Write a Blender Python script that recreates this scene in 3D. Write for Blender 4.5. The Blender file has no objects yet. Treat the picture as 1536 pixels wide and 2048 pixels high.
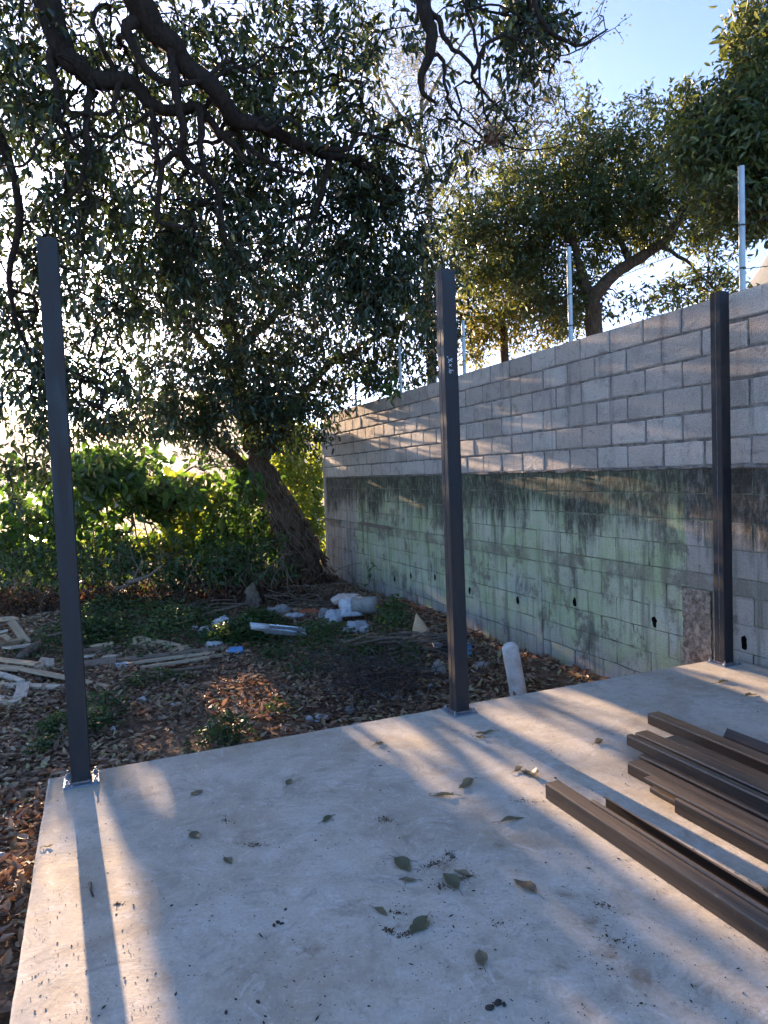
import bpy, math, random
import numpy as np
from mathutils import Vector, Matrix, noise as mnoise
random.seed(7); RS = np.random.RandomState(11)
R_ = math.radians
SC = bpy.context.scene
COL = SC.collection

# ------------------------------------------------------------------ camera
CAMH, PITCH, ROLL, FPX = 1.65, R_(3.13), R_(2.24), 1420.0
cF = np.array([0, math.cos(PITCH), -math.sin(PITCH)])
r0 = np.array([1, 0, 0.]); u0 = np.array([0, math.sin(PITCH), math.cos(PITCH)])
cR = math.cos(ROLL)*r0 - math.sin(ROLL)*u0
cU = math.sin(ROLL)*r0 + math.cos(ROLL)*u0
CAM = np.array([0, 0, CAMH])
cd = bpy.data.cameras.new('camera'); cam = bpy.data.objects.new('camera', cd); COL.objects.link(cam)
cd.sensor_fit = 'VERTICAL'; cd.sensor_height = 36; cd.lens = 36*FPX/2048
cd.clip_start = 0.05; cd.clip_end = 4000
cam.matrix_world = Matrix(((cR[0], cU[0], -cF[0], 0), (cR[1], cU[1], -cF[1], 0), (cR[2], cU[2], -cF[2], CAMH), (0, 0, 0, 1)))
SC.camera = cam

# ------------------------------------------------------------------ sky, sun, exposure
SUN_AZ, SUN_EL = R_(-25.2), R_(9.0)           # azimuth measured from +Y towards +X
W = bpy.data.worlds.new('World'); SC.world = W; W.use_nodes = True
wn = W.node_tree; bg = wn.nodes['Background']
sky = wn.nodes.new('ShaderNodeTexSky'); sky.sky_type = 'NISHITA'; sky.sun_disc = False
sky.sun_elevation = SUN_EL; sky.sun_rotation = SUN_AZ
sky.altitude = 300; sky.air_density = 0.42; sky.dust_density = 0.0; sky.ozone_density = 2.0
wn.links.new(sky.outputs[0], bg.inputs[0]); bg.inputs[1].default_value = 0.074
sl = bpy.data.lights.new('sun', 'SUN'); sun = bpy.data.objects.new('sun', sl); COL.objects.link(sun)
sl.energy = 3.6; sl.angle = R_(0.5); sl.color = (1.0, 0.70, 0.45)
SUN = np.array([math.sin(SUN_AZ)*math.cos(SUN_EL), math.cos(SUN_AZ)*math.cos(SUN_EL), math.sin(SUN_EL)])
sun.rotation_euler = Vector(SUN).to_track_quat('Z', 'Y').to_euler(); sun.location = tuple(SUN*60)
SC.view_settings.view_transform = 'Standard'; SC.view_settings.look = 'None'
SC.view_settings.exposure = 3.3; SC.view_settings.gamma = 1.0; SC.view_settings.use_curve_mapping = False
SC.render.engine = 'CYCLES'
SC.cycles.use_denoising = True
SC.cycles.max_bounces = 7; SC.cycles.diffuse_bounces = 3; SC.cycles.glossy_bounces = 2
SC.cycles.transmission_bounces = 5; SC.cycles.volume_bounces = 0; SC.cycles.sample_clamp_indirect = 6

# ------------------------------------------------------------------ geometry helpers
def ray(px, py): return cF*FPX + cR*(px-768) - cU*(py-1024)
def at(px, py, D):
    d = ray(px, py); return CAM + d*(D/d[1])
def gp(px, py, z=0.0):
    d = ray(px, py); return CAM + d*((z-CAMH)/d[2])
def proj(P):
    v = np.asarray(P)-CAM; f = v@cF
    return 768+FPX*(v@cR)/f, 1024-FPX*(v@cU)/f
GA = R_(22)                                    # the yard's grid is turned 22 degrees
gw = np.array([-math.sin(GA), math.cos(GA), 0]); gn = np.array([math.cos(GA), math.sin(GA), 0])
def G(n, u, z=0.0): return gn*n + gw*u + np.array([0, 0, z])
def NU(P): return P@gn, P@gw
WALLN, WALLTOP, WALLEND = 4.85, 3.0, 15.5
def onwall(px, py, off=0.0):
    d = ray(px, py); P = CAM + d*((WALLN-off)/(d@gn)); return P@gw, P[2]
SLABU, SLABN = 4.385, -0.345

def sstep(a, b, x):
    t = np.clip((x-a)/(b-a), 0, 1); return t*t*(3-2*t)
def gz(x, y):
    n = gn[0]*x+gn[1]*y; u = gw[0]*x+gw[1]*y
    base = -0.62
    near = (1-sstep(2.5, 7.5, u))*(1-sstep(-0.3, 1.2, n))
    h = base + 0.27*near - 2.6*sstep(19.5, 36, u)
    h = h + 0.05*np.sin(1.7*x+0.6*y)*np.cos(1.1*y-0.4*x) + 0.025*np.sin(4.1*x+1)*np.sin(3.3*y)
    return h
def gpg(px, py, dz=0.0):
    z = -0.6
    for _ in range(6):
        P = gp(px, py, z); z = float(gz(P[0], P[1]))+dz
    return gp(px, py, z)

def tag(o, label=None, cat=None, group=None, kind=None):
    if label: o['label'] = label
    if cat: o['category'] = cat
    if group: o['group'] = group
    if kind: o['kind'] = kind
    return o
def link(o, parent=None):
    COL.objects.link(o)
    if parent is not None: o.parent = parent
    return o
def thing(name, loc, label, cat, group=None, rot=(0, 0, 0)):
    o = bpy.data.objects.new(name, None); o.location = tuple(loc); o.rotation_euler = rot
    o.empty_display_size = 0.1
    link(o); return tag(o, label, cat, group)
def mesh(name, verts, faces, mats, midx=None, smooth=False):
    me = bpy.data.meshes.new(name)
    me.from_pydata([tuple(map(float, v)) for v in verts], [], faces)
    for m in (mats if isinstance(mats, (list, tuple)) else [mats]): me.materials.append(m)
    if midx is not None: me.polygons.foreach_set('material_index', midx)
    if smooth: me.polygons.foreach_set('use_smooth', [True]*len(me.polygons))
    me.update(); return me
def obj(name, verts, faces, mats, parent=None, smooth=False, loc=None):
    """world-space vertices; with a parent Empty (unrotated) they are moved into its space"""
    v = np.asarray(verts, float)
    if parent is not None: v = v - np.array(parent.matrix_basis.translation)
    if loc is not None: v = v - np.array(loc)
    o = bpy.data.objects.new(name, mesh(name, v, faces, mats, smooth=smooth))
    if loc is not None: o.location = tuple(loc)
    return link(o, parent)
class MB:
    def __init__(s): s.v = []; s.f = []; s.n = 0
    def add(s, v, f):
        v = np.asarray(v, float); s.v.append(v); s.f += [tuple(i+s.n for i in q) for q in f]; s.n += len(v)
    def box(s, c, ax, ay, az):
        c = np.asarray(c, float)
        v = [c+sx*ax+sy*ay+sz*az for sx in (-1, 1) for sy in (-1, 1) for sz in (-1, 1)]
        s.add(v, [(0, 1, 3, 2), (4, 6, 7, 5), (0, 4, 5, 1), (2, 3, 7, 6), (0, 2, 6, 4), (1, 5, 7, 3)])
    def tube(s, pts, rad, k=6, cap=True):
        pts = np.asarray(pts, float); n = len(pts); rad = np.broadcast_to(np.asarray(rad, float), (n,))
        seg = np.linalg.norm(np.diff(pts, axis=0), axis=1)
        if (seg < 1e-5).any():
            kp = np.concatenate([[True], seg >= 1e-5]); pts, rad = pts[kp], rad[kp]; n = len(pts)
            if n < 2: return
        t = np.gradient(pts, axis=0); t /= (np.linalg.norm(t, axis=1)[:, None]+1e-9)
        ref = np.array([0, 0, 1.]) if abs(t[0][2]) < .9 else np.array([1., 0, 0])
        a = np.cross(t[0], ref); a /= np.linalg.norm(a)
        ang = np.arange(k)*2*math.pi/k; ca, sa = np.cos(ang)[:, None], np.sin(ang)[:, None]
        rings = []
        for i in range(n):
            a = a - t[i]*(a@t[i]); a /= (np.linalg.norm(a)+1e-9); b = np.cross(t[i], a)
            rings.append(pts[i]+rad[i]*(ca*a+sa*b))
        f = [(i*k+j, i*k+(j+1) % k, (i+1)*k+(j+1) % k, (i+1)*k+j) for i in range(n-1) for j in range(k)]
        if cap: f += [tuple(range(k-1, -1, -1)), tuple((n-1)*k+j for j in range(k))]
        s.add(np.concatenate(rings), f)
    def make(s, name, mats, parent=None, smooth=False, loc=None):
        return obj(name, np.concatenate(s.v), s.f, mats, parent, smooth, loc)
def spline(P, per=4):
    P = np.asarray(P, float); out = []
    for i in range(len(P)-1):
        p0 = P[max(i-1, 0)]; p1 = P[i]; p2 = P[i+1]; p3 = P[min(i+2, len(P)-1)]
        for t in np.arange(per)/per:
            out.append(.5*((2*p1)+(-p0+p2)*t+(2*p0-5*p1+4*p2-p3)*t*t+(-p0+3*p1-3*p2+p3)*t**3))
    out.append(P[-1]); return np.array(out)
def norm(v): return v/(np.linalg.norm(v, axis=-1, keepdims=True)+1e-9)

# ------------------------------------------------------------------ material helpers
class NT:
    def __init__(s, name):
        s.m = bpy.data.materials.new(name); s.m.use_nodes = True; s.t = s.m.node_tree; s.N = s.t.nodes
        s.bsdf = s.N['Principled BSDF']; s.out = s.N['Material Output']
    def L(s, a, b): s.t.links.new(a, b)
    def put(s, sock, v):
        if hasattr(v, 'is_output'): s.L(v, sock)
        elif isinstance(v, (tuple, list)) and len(v) == 3 and sock.type == 'RGBA': sock.default_value = (*v, 1)
        else: sock.default_value = v
    def pos(s): return s.N.new('ShaderNodeNewGeometry').outputs['Position']
    def objc(s): return s.N.new('ShaderNodeTexCoord').outputs['Object']
    def rnd(s): return s.N.new('ShaderNodeObjectInfo').outputs['Random']
    def attr(s, n):
        a = s.N.new('ShaderNodeAttribute'); a.attribute_name = n; return a.outputs['Fac']
    def math(s, op, a, b=0.0, c=None, clamp=False):
        n = s.N.new('ShaderNodeMath'); n.operation = op; n.use_clamp = clamp
        s.put(n.inputs[0], a); s.put(n.inputs[1], b)
        if c is not None: s.put(n.inputs[2], c)
        return n.outputs[0]
    def mapping(s, v, scale=(1, 1, 1), loc=(0, 0, 0)):
        n = s.N.new('ShaderNodeMapping'); s.L(v, n.inputs[0]); n.inputs['Scale'].default_value = scale
        n.inputs['Location'].default_value = loc; return n.outputs[0]
    def dot(s, v, w):
        n = s.N.new('ShaderNodeVectorMath'); n.operation = 'DOT_PRODUCT'; s.L(v, n.inputs[0]); n.inputs[1].default_value = tuple(w)
        return n.outputs['Value']
    def comb(s, x, y, z):
        n = s.N.new('ShaderNodeCombineXYZ')
        for i, q in enumerate((x, y, z)): s.put(n.inputs[i], q)
        return n.outputs[0]
    def noise(s, v, scale, detail=4, rough=.55, dist=0.0, col=False):
        n = s.N.new('ShaderNodeTexNoise'); n.inputs['Scale'].default_value = scale
        n.inputs['Detail'].default_value = detail; n.inputs['Roughness'].default_value = rough
        n.inputs['Distortion'].default_value = dist
        if v is not None: s.L(v, n.inputs['Vector'])
        return n.outputs['Color' if col else 'Fac']
    def voro(s, v, scale):
        n = s.N.new('ShaderNodeTexVoronoi'); n.inputs['Scale'].default_value = scale; s.L(v, n.inputs['Vector']); return n.outputs['Distance']
    def smooth(s, v, a, b, lo=0.0, hi=1.0):
        n = s.N.new('ShaderNodeMapRange'); n.interpolation_type = 'SMOOTHSTEP'; s.put(n.inputs[0], v)
        for i, q in enumerate((a, b, lo, hi)): n.inputs[i+1].default_value = q
        return n.outputs[0]
    def ramp(s, f, stops):
        n = s.N.new('ShaderNodeValToRGB'); s.put(n.inputs[0], f); e = n.color_ramp.elements
        while len(e) < len(stops): e.new(0.5)
        for q, (p, c) in zip(e, stops): q.position = p; q.color = (*c, 1)
        return n.outputs[0]
    def mix(s, f, a, b, mode='MIX'):
        n = s.N.new('ShaderNodeMix'); n.data_type = 'RGBA'; n.blend_type = mode
        s.put(n.inputs[0], f); s.put(n.inputs[6], a); s.put(n.inputs[7], b); return n.outputs[2]
    def bump(s, h, strength, dist, prev=None):
        n = s.N.new('ShaderNodeBump'); n.inputs['Strength'].default_value = strength; n.inputs['Distance'].default_value = dist
        s.L(h, n.inputs['Height'])
        if prev is not None: s.L(prev, n.inputs['Normal'])
        return n.outputs[0]
    def fin(s, col, rough=.8, metal=0.0, spec=.5, normal=None):
        b = s.bsdf; s.put(b.inputs['Base Color'], col); s.put(b.inputs['Roughness'], rough)
        s.put(b.inputs['Metallic'], metal); s.put(b.inputs['Specular IOR Level'], spec)
        if normal is not None: s.L(normal, b.inputs['Normal'])
        return s.m

SPOTS = [(tuple(gp(x, y)[:2]), r_) for x, y, r_ in ((885, 1735, .085), (920, 1755, .05), (800, 1860, .05), (770, 1638, .045), (510, 1690, .05), (235, 1808, .02), (1130, 1790, .07), (1180, 1850, .09), (1225, 1900, .08), (1290, 1960, .10), (960, 1935, .05), (885, 1590, .05), (1120, 1930, .06), (1400, 1990, .10), (330, 1960, .08), (620, 1900, .07), (1000, 1690, .06))]
def mat_concrete():
    t = NT('concrete_floor'); p = t.pos()
    big = t.noise(p, .9, 5, .6, .4); mid = t.noise(p, 4.5, 6, .65, .8); fine = t.noise(p, 60, 4, .7)
    sw = t.noise(t.mapping(p, (2.4, 3.4, 1)), 2.2, 7, .72, 1.6)
    c = t.ramp(mid, [(.28, (.35, .30, .235)), (.5, (.50, .445, .355)), (.75, (.60, .545, .45))])
    c = t.mix(t.smooth(sw, .38, .7, 0, .5), c, (.62, .585, .53))
    c = t.mix(t.smooth(big, .47, .68, 0, .85), c, (.36, .285, .19))
    c = t.mix(t.smooth(t.noise(p, 2.6, 7, .75, .8), .55, .70, 0, .75), c, (.27, .21, .14))
    arc = t.noise(t.mapping(p, (1.2, 1.2, 1)), 3.0, 8, .8, 3.2)
    c = t.mix(t.smooth(arc, .54, .64, 0, .6), c, (.66, .635, .59)); c = t.mix(t.smooth(arc, .46, .36, 0, .6), c, (.31, .285, .245))
    swp = t.noise(t.mapping(p, (9, 2.2, 1)), 4.0, 6, .75, 2.0); c = t.mix(t.smooth(swp, .56, .68, 0, .35), c, (.66, .64, .60)); c = t.mix(t.smooth(swp, .42, .32, 0, .3), c, (.30, .27, .23))
    for (sx, sy), sr in SPOTS:
        vm = t.N.new('ShaderNodeVectorMath'); vm.operation = 'DISTANCE'; t.L(p, vm.inputs[0]); vm.inputs[1].default_value = (sx, sy, 0)
        sd = t.math('ADD', vm.outputs['Value'], t.math('MULTIPLY', t.noise(p, 13, 8, .8, 1.2), sr*4.0))
        c = t.mix(t.smooth(sd, sr*2.9, sr*1.5, 0, .85), c, (.22, .155, .095))
    c = t.mix(t.smooth(fine, .3, .7, 0, .3), c, (.24, .22, .20))
    h = t.math('ADD', t.math('MULTIPLY', mid, .6), t.math('MULTIPLY', fine, .25))
    n = t.bump(t.noise(p, 260, 3, .6), .25, .001, t.bump(h, .35, .012))
    return t.fin(c, t.smooth(mid, .3, .7, .78, .92), 0, .2, n)
def mat_wall(kind):
    t = NT('block_'+kind); p = t.pos(); u = t.dot(p, gw); z = t.dot(p, (0, 0, 1))
    q = t.comb(u, z, 0); grain = t.noise(p, 90, 4, .7); mott = t.noise(q, 3.0, 5, .6, .3); rnd = t.rnd()
    pits = t.voro(p, 75)
    drip = t.noise(t.comb(t.math('MULTIPLY', u, 7), t.math('MULTIPLY', z, .55), 0), 1.0, 5, .65, .2)
    if kind == 'bare':
        c = t.ramp(rnd, [(0, (.48, .405, .345)), (.5, (.56, .485, .42)), (1, (.64, .565, .495))])
        c = t.mix(t.smooth(mott, .45, .75, 0, .55), c, (.27, .235, .215))
        c = t.mix(t.smooth(drip, .54, .72, 0, .7), c, (.19, .16, .14))
        c = t.mix(t.smooth(t.noise(q, 6.5, 6, .75, .8), .53, .70, 0, .75), c, (.25, .205, .17))
    else:
        gm = t.smooth(t.math('ADD', u, t.math('MULTIPLY', mott, .06)), UGL0, UGL0+.03)
        gm2 = t.math('SUBTRACT', 1.0, t.smooth(u, 13.55, 13.62))
        green = t.ramp(t.noise(q, 1.5, 6, .7, .6), [(.25, (.29, .37, .155)), (.5, (.47, .53, .285)), (.72, (.63, .63, .45))])
        grey = t.ramp(rnd, [(0, (.36, .30, .25)), (1, (.52, .455, .40))])
        pm = t.math('MULTIPLY', gm, gm2)
        green = t.mix(t.smooth(t.noise(t.comb(t.math('MULTIPLY', u, 1.6), z, 9.0), 2.2, 7, .72, .7), .42, .66, .1, .75), green, (.52, .485, .39))
        c = t.mix(pm, grey, green)
        wash = t.smooth(t.noise(q, 1.1, 5, .7, .4), .52, .68, 0, .7)
        c = t.mix(t.math('MULTIPLY', wash, t.smooth(z, .6, .1)), c, (.44, .46, .44))
        c = t.mix(t.math('MULTIPLY', t.smooth(z, -.1, -.5), t.smooth(mott, .35, .6)), c, (.46, .44, .40))
        bare = t.smooth(t.noise(t.comb(t.math('MULTIPLY', u, 1.5), z, 3.0), 1.7, 7, .75, .2), .51, .63, 0, .8)
        c = t.mix(bare, c, (.15, .12, .095))
        st = t.smooth(drip, .46, .70, 0, .75)
        c = t.mix(st, c, (.12, .12, .085))
        moss = t.smooth(t.noise(t.comb(t.math('MULTIPLY', u, 5), t.math('MULTIPLY', z, 1.2), 5.0), 1.0, 5, .7), .55, .7, 0, .55)
        c = t.mix(t.math('MULTIPLY', moss, t.smooth(z, .6, 1.4)), c, (.15, .26, .07))
        # black mould running down from the ledge under the newer courses
        dep = t.math('MULTIPLY', t.smooth(t.noise(t.comb(u, 0, 0), .9, 3, .6), .36, .66), .45)
        dep = t.math('ADD', dep, t.math('MULTIPLY', t.math('POWER', t.noise(t.comb(t.math('MULTIPLY', u, 5), t.math('MULTIPLY', z, .6), 4), 1.5, 7, .78, .3), 1.6), 1.25))
        edge = t.math('SUBTRACT', t.math('ADD', z, dep), 1.6)
        mould = t.math('MULTIPLY', t.smooth(edge, -.12, .26), t.smooth(t.noise(t.comb(t.math('MULTIPLY', u, 3), z, 0), 7, 5, .75), .25, .6, .35, 1.0))
        c = t.mix(t.math('MULTIPLY', mould, .93), c, (.022, .022, .015))
        band = t.math('MULTIPLY', t.smooth(z, .49, .53), t.smooth(z, .69, .65))
        c = t.mix(t.math('MULTIPLY', band, t.smooth(mott, .38, .62, .05, .75)), c, (.20, .17, .125))
    c = t.mix(t.smooth(grain, .35, .75, 0, .5), c, (.12, .105, .09))
    sp = t.noise(p, 34, 5, .8)
    c = t.mix(t.smooth(sp, .60, .72, 0, .55), c, (.10, .09, .075))
    c = t.mix(t.smooth(sp, .40, .30, 0, .35), c, (.62, .60, .56))
    n = t.bump(t.math('ADD', grain, t.math('ADD', t.math('MULTIPLY', pits, .8), t.math('MULTIPLY', sp, 1.2))), .8, .008)
    return t.fin(c, .92, 0, .2, n)
def mat_simple(name, c1, c2, scale=8, rough=.8, metal=0, spec=.4, bump=.3, bd=.004, stretch=(1, 1, 1), space='pos', vary=0.0):
    t = NT(name); p = t.mapping(t.pos() if space == 'pos' else t.objc(), stretch)
    f = t.noise(p, scale, 6, .65, .3); c = t.mix(t.smooth(f, .3, .7), c1, c2)
    if vary: c = t.mix(t.math('MULTIPLY', t.rnd(), vary), c, (c1[0]*.35, c1[1]*.35, c1[2]*.35))
    n = t.bump(t.noise(p, scale*5, 4, .7), bump, bd) if bump else None
    return t.fin(c, rough, metal, spec, n)
def mat_leaf(name, stops, trans, tf=.38, rough=.4, spec=.5, tmix=.5):
    t = NT(name); f = t.math('FRACT', t.math('ADD', t.attr('var'), t.rnd()))
    c = t.ramp(f, stops); m = t.fin(c, rough, 0, spec)
    tr = t.N.new('ShaderNodeBsdfTranslucent'); t.put(tr.inputs[0], t.mix(tmix, c, trans))
    mx = t.N.new('ShaderNodeMixShader'); mx.inputs[0].default_value = tf
    t.L(t.bsdf.outputs[0], mx.inputs[1]); t.L(tr.outputs[0], mx.inputs[2]); t.L(mx.outputs[0], t.out.inputs[0])
    return m
def mat_steel(name, base, rust, rough=.42, metal=.55, amt=.6):
    t = NT(name); p = t.pos()
    st = t.noise(t.mapping(p, (9, 9, 1.2)), 2.2, 5, .65, .4); fi = t.noise(p, 35, 4, .7)
    c = t.mix(t.smooth(st, .42, .68, 0, amt), base, rust)
    c = t.mix(t.smooth(fi, .55, .8, 0, .35), c, tuple(min(1, q*2.6) for q in base))
    return t.fin(c, t.smooth(st, .3, .7, rough-.1, rough+.18), metal, .35, t.bump(fi, .12, .002))
def mat_purlin():
    t = NT('purlin_steel'); p = t.objc()
    st = t.noise(t.mapping(p, (.8, 26, 26)), 1.5, 5, .7, .5); fi = t.noise(t.pos(), 28, 5, .7); r = t.rnd()
    c = t.mix(t.smooth(st, .35, .7), (.045, .039, .037), (.105, .074, .052))
    c = t.mix(t.math('MULTIPLY', r, .7), c, (.030, .033, .038))
    c = t.mix(t.smooth(fi, .58, .76, 0, .5), c, (.20, .165, .13))
    up = t.N.new('ShaderNodeNewGeometry').outputs['Normal']; up_tone = t.math('MULTIPLY', t.smooth(t.dot(up, (0, 0, 1)), .75, .97), t.smooth(st, .25, .65, .35, .75))
    c = t.mix(up_tone, c, (.24, .185, .135))    # lighter brown on the faces that lie upwards
    return t.fin(c, t.smooth(st, .3, .7, .26, .46), .55, .6, t.bump(fi, .15, .002))
def mat_ground():
    t = NT('soil'); p = t.pos(); a = t.noise(p, 1.2, 6, .7, .5); b = t.noise(p, 14, 6, .75, .6); v = t.voro(p, 22)
    c = t.ramp(b, [(.3, (.11, .066, .042)), (.55, (.21, .135, .085)), (.75, (.31, .22, .14))])
    c = t.mix(t.smooth(a, .45, .7, 0, .7), c, (.075, .05, .034))
    dist = t.dot(p, (0, 1, 0))
    c = t.mix(t.smooth(dist, 22, 40), c, (.13, .14, .06))
    h = t.math('ADD', t.math('MULTIPLY', b, .7), t.math('MULTIPLY', v, .4))
    return t.fin(c, .95, 0, .15, t.bump(h, .8, .035))
def mat_wood(name, c1, c2):
    t = NT(name); p = t.objc(); r = t.rnd()
    g = t.noise(t.mapping(p, (1.2, 22, 22)), 2.2, 6, .7, .8); k = t.noise(p, 9, 4, .6)
    c = t.mix(t.smooth(g, .35, .68), c1, c2); c = t.mix(t.math('MULTIPLY', r, .35), c, (.40, .35, .29))
    c = t.mix(t.smooth(k, .58, .75, 0, .6), c, (.15, .10, .065))
    return t.fin(c, .85, 0, .25, t.bump(g, .4, .003))
def mat_bark(name, c1, c2, s=6):
    t = NT(name); p = t.pos(); g = t.noise(t.mapping(p, (1, 1, .35)), s*3, 6, .75, .7)
    c = t.mix(t.smooth(g, .32, .68), c1, c2)
    return t.fin(c, .93, 0, .15, t.bump(g, .9, .03))
UGL0 = 0.5*(onwall(1366, 1200)[0]+onwall(1366, 1100)[0])
M = dict(
    concrete=mat_concrete(), bare=mat_wall('bare'), painted=mat_wall('painted'), ground=mat_ground(),
    mortar=mat_simple('mortar', (.12, .10, .085), (.29, .255, .225), 12, .95, 0, .1, .6, .006),
    mortar_low=mat_simple('grimy_joint', (.11, .105, .065), (.26, .25, .18), 9, .95, 0, .1, .6, .006),
    rough_conc=mat_simple('exposed_aggregate', (.12, .082, .062), (.40, .325, .26), 20, .95, 0, .1, .9, .012),
    steel=mat_steel('post_steel', (.010, .010, .014), (.030, .021, .018), .52, .0, .9),
    steel_side=None,
    plate=mat_steel('galvanised_plate', (.22, .26, .33), (.14, .16, .20), .35, .7, .5),
    zinc=mat_simple('bright_zinc', (.42, .46, .52), (.60, .63, .67), 30, .34, .9, .5, .1, .001),
    bolt=mat_simple('dull_bolt', (.20, .215, .235), (.32, .34, .36), 60, .5, .55, .5, .1, .001),
    weld=mat_simple('weld_scale', (.16, .10, .08), (.30, .28, .28), 40, .6, .4, .5, .6, .004),
    chalk=mat_simple('chalk', (.62, .66, .72), (.75, .78, .82), 30, .95, 0, .1, 0),
    purlin=mat_purlin(),
    galv=mat_simple('galvanised_pipe', (.27, .31, .34), (.36, .40, .42), 10, .5, .35, .5, .05, .001),
    wire=mat_simple('dark_wire', (.03, .026, .024), (.08, .06, .05), 20, .7, .3, .5, 0),
    pvc=mat_simple('dirty_white_pipe', (.62, .60, .57), (.36, .29, .22), 5, .55, 0, .4, .1, .002),
    plank=mat_wood('weathered_plank', (.40, .275, .155), (.56, .41, .25)),
    plank_grey=mat_wood('grey_plank', (.40, .33, .25), (.56, .48, .38)),
    plank_dark=mat_wood('old_brown_board', (.12, .082, .055), (.22, .15, .10)),
    bark=mat_bark('avocado_bark', (.055, .034, .023), (.15, .095, .062), 8),
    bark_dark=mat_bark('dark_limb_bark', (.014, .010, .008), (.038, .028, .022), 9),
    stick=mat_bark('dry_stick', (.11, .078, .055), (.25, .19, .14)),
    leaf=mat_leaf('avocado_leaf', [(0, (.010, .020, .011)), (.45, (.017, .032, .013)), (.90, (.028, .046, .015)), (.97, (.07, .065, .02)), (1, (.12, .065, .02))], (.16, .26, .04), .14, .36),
    leaf_far=mat_leaf('far_tree_leaf', [(0, (.024, .046, .016)), (.5, (.042, .070, .024)), (.88, (.065, .09, .03)), (1, (.14, .10, .035))], (.36, .40, .06), .34, .40),
    leaf_yel=mat_leaf('yellowing_leaf', [(0, (.05, .075, .02)), (.5, (.10, .11, .025)), (.85, (.17, .14, .03)), (1, (.20, .11, .03))], (.52, .46, .05), .45, .5),
    leaf_airy=mat_leaf('airy_leaflet', [(0, (.06, .07, .03)), (.5, (.10, .11, .05)), (1, (.17, .14, .07))], (.38, .36, .12), .4, .6),
    leaf_shrub=mat_leaf('shrub_leaf', [(0, (.016, .042, .010)), (.5, (.030, .068, .015)), (1, (.055, .105, .022))], (.22, .46, .035), .34, .42, .5, .6),
    leaf_lime=mat_leaf('lime_leaf', [(0, (.055, .10, .018)), (.5, (.10, .15, .025)), (1, (.18, .17, .03))], (.50, .60, .05), .5, .45, .5, .6),
    leaf_weed=mat_leaf('weed_leaf', [(0, (.020, .045, .016)), (.5, (.035, .075, .022)), (1, (.06, .11, .03))], (.20, .34, .05), .3, .55),
    litter=mat_leaf('dead_leaf', [(0, (.10, .058, .038)), (.35, (.22, .130, .082)), (.70, (.33, .22, .145)), (.90, (.47, .36, .235)), (1, (.36, .37, .16))], (.35, .16, .06), .18, .6, .3),
    dry=mat_leaf('dry_hanging_leaf', [(0, (.035, .020, .014)), (.5, (.075, .042, .027)), (1, (.15, .09, .05))], (.40, .17, .06), .2, .7, .2),
    slableaf=mat_leaf('fallen_leaf_green', [(0, (.075, .08, .04)), (.35, (.13, .12, .065)), (.75, (.19, .15, .09)), (1, (.13, .095, .06))], (.3, .3, .1), .2, .5),
    slableaf_y=mat_leaf('fallen_leaf_tan', [(0, (.17, .13, .08)), (1, (.24, .19, .11))], (.4, .3, .1), .2, .55),
    dirt=mat_simple('brown_dirt', (.055, .036, .020), (.14, .095, .055), 60, .95, 0, .1, 0),
    debris=mat_simple('dark_crumb', (.02, .016, .013), (.07, .05, .035), 30, .9, 0, .2, 0, space='obj'),
    seed=mat_simple('dark_seed', (.012, .009, .008), (.035, .026, .02), 40, .55, 0, .4, .3, .003),
    plastic=mat_simple('white_plastic_bag', (.40, .40, .41), (.54, .54, .54), 6, .45, 0, .4, .25, .01),
    plastic_grey=mat_simple('dusty_plastic', (.38, .40, .41), (.55, .55, .55), 7, .5, 0, .4, .25, .01),
    blue=mat_simple('blue_plastic', (.07, .20, .42), (.12, .30, .52), 9, .4, 0, .5, .1, .004),
    red=mat_simple('red_plastic', (.42, .035, .03), (.52, .06, .04), 9, .4, 0, .5, .1, .004),
    orange=mat_simple('terracotta', (.30, .085, .04), (.42, .14, .07), 12, .9, 0, .2, .4, .006),
    stone=mat_simple('rubble_stone', (.20, .185, .165), (.36, .335, .30), 9, .95, 0, .2, .8, .015),
    cardboard=mat_simple('cardboard', (.42, .28, .16), (.52, .36, .22), 10, .9, 0, .2, .2, .004),
    petal=mat_leaf('white_trumpet_flower', [(0, (.62, .58, .48)), (1, (.72, .68, .60))], (.8, .75, .6), .45, .6, .2),
    hill=mat_simple('hill_scrub', (.055, .06, .055), (.095, .095, .085), .015, .95, 0, .1, 0),
    plaster=mat_simple('pale_plaster', (.60, .60, .60), (.70, .70, .68), 3, .9, 0, .2, .1),
    roof=mat_simple('metal_roof', (.55, .57, .60), (.68, .70, .72), 3, .35, .6, .5, .1, .01, (1, 12, 1)),
    fruit=mat_simple('avocado_skin', (.03, .045, .016), (.05, .065, .025), 20, .45, 0, .4, .3, .003),
)
M['hole'] = mat_simple('hole_shade', (.008, .007, .006), (.02, .018, .014), 20, .95, 0, .05, 0)  # near-black colour stands in for the shade deep inside the weep holes

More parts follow.
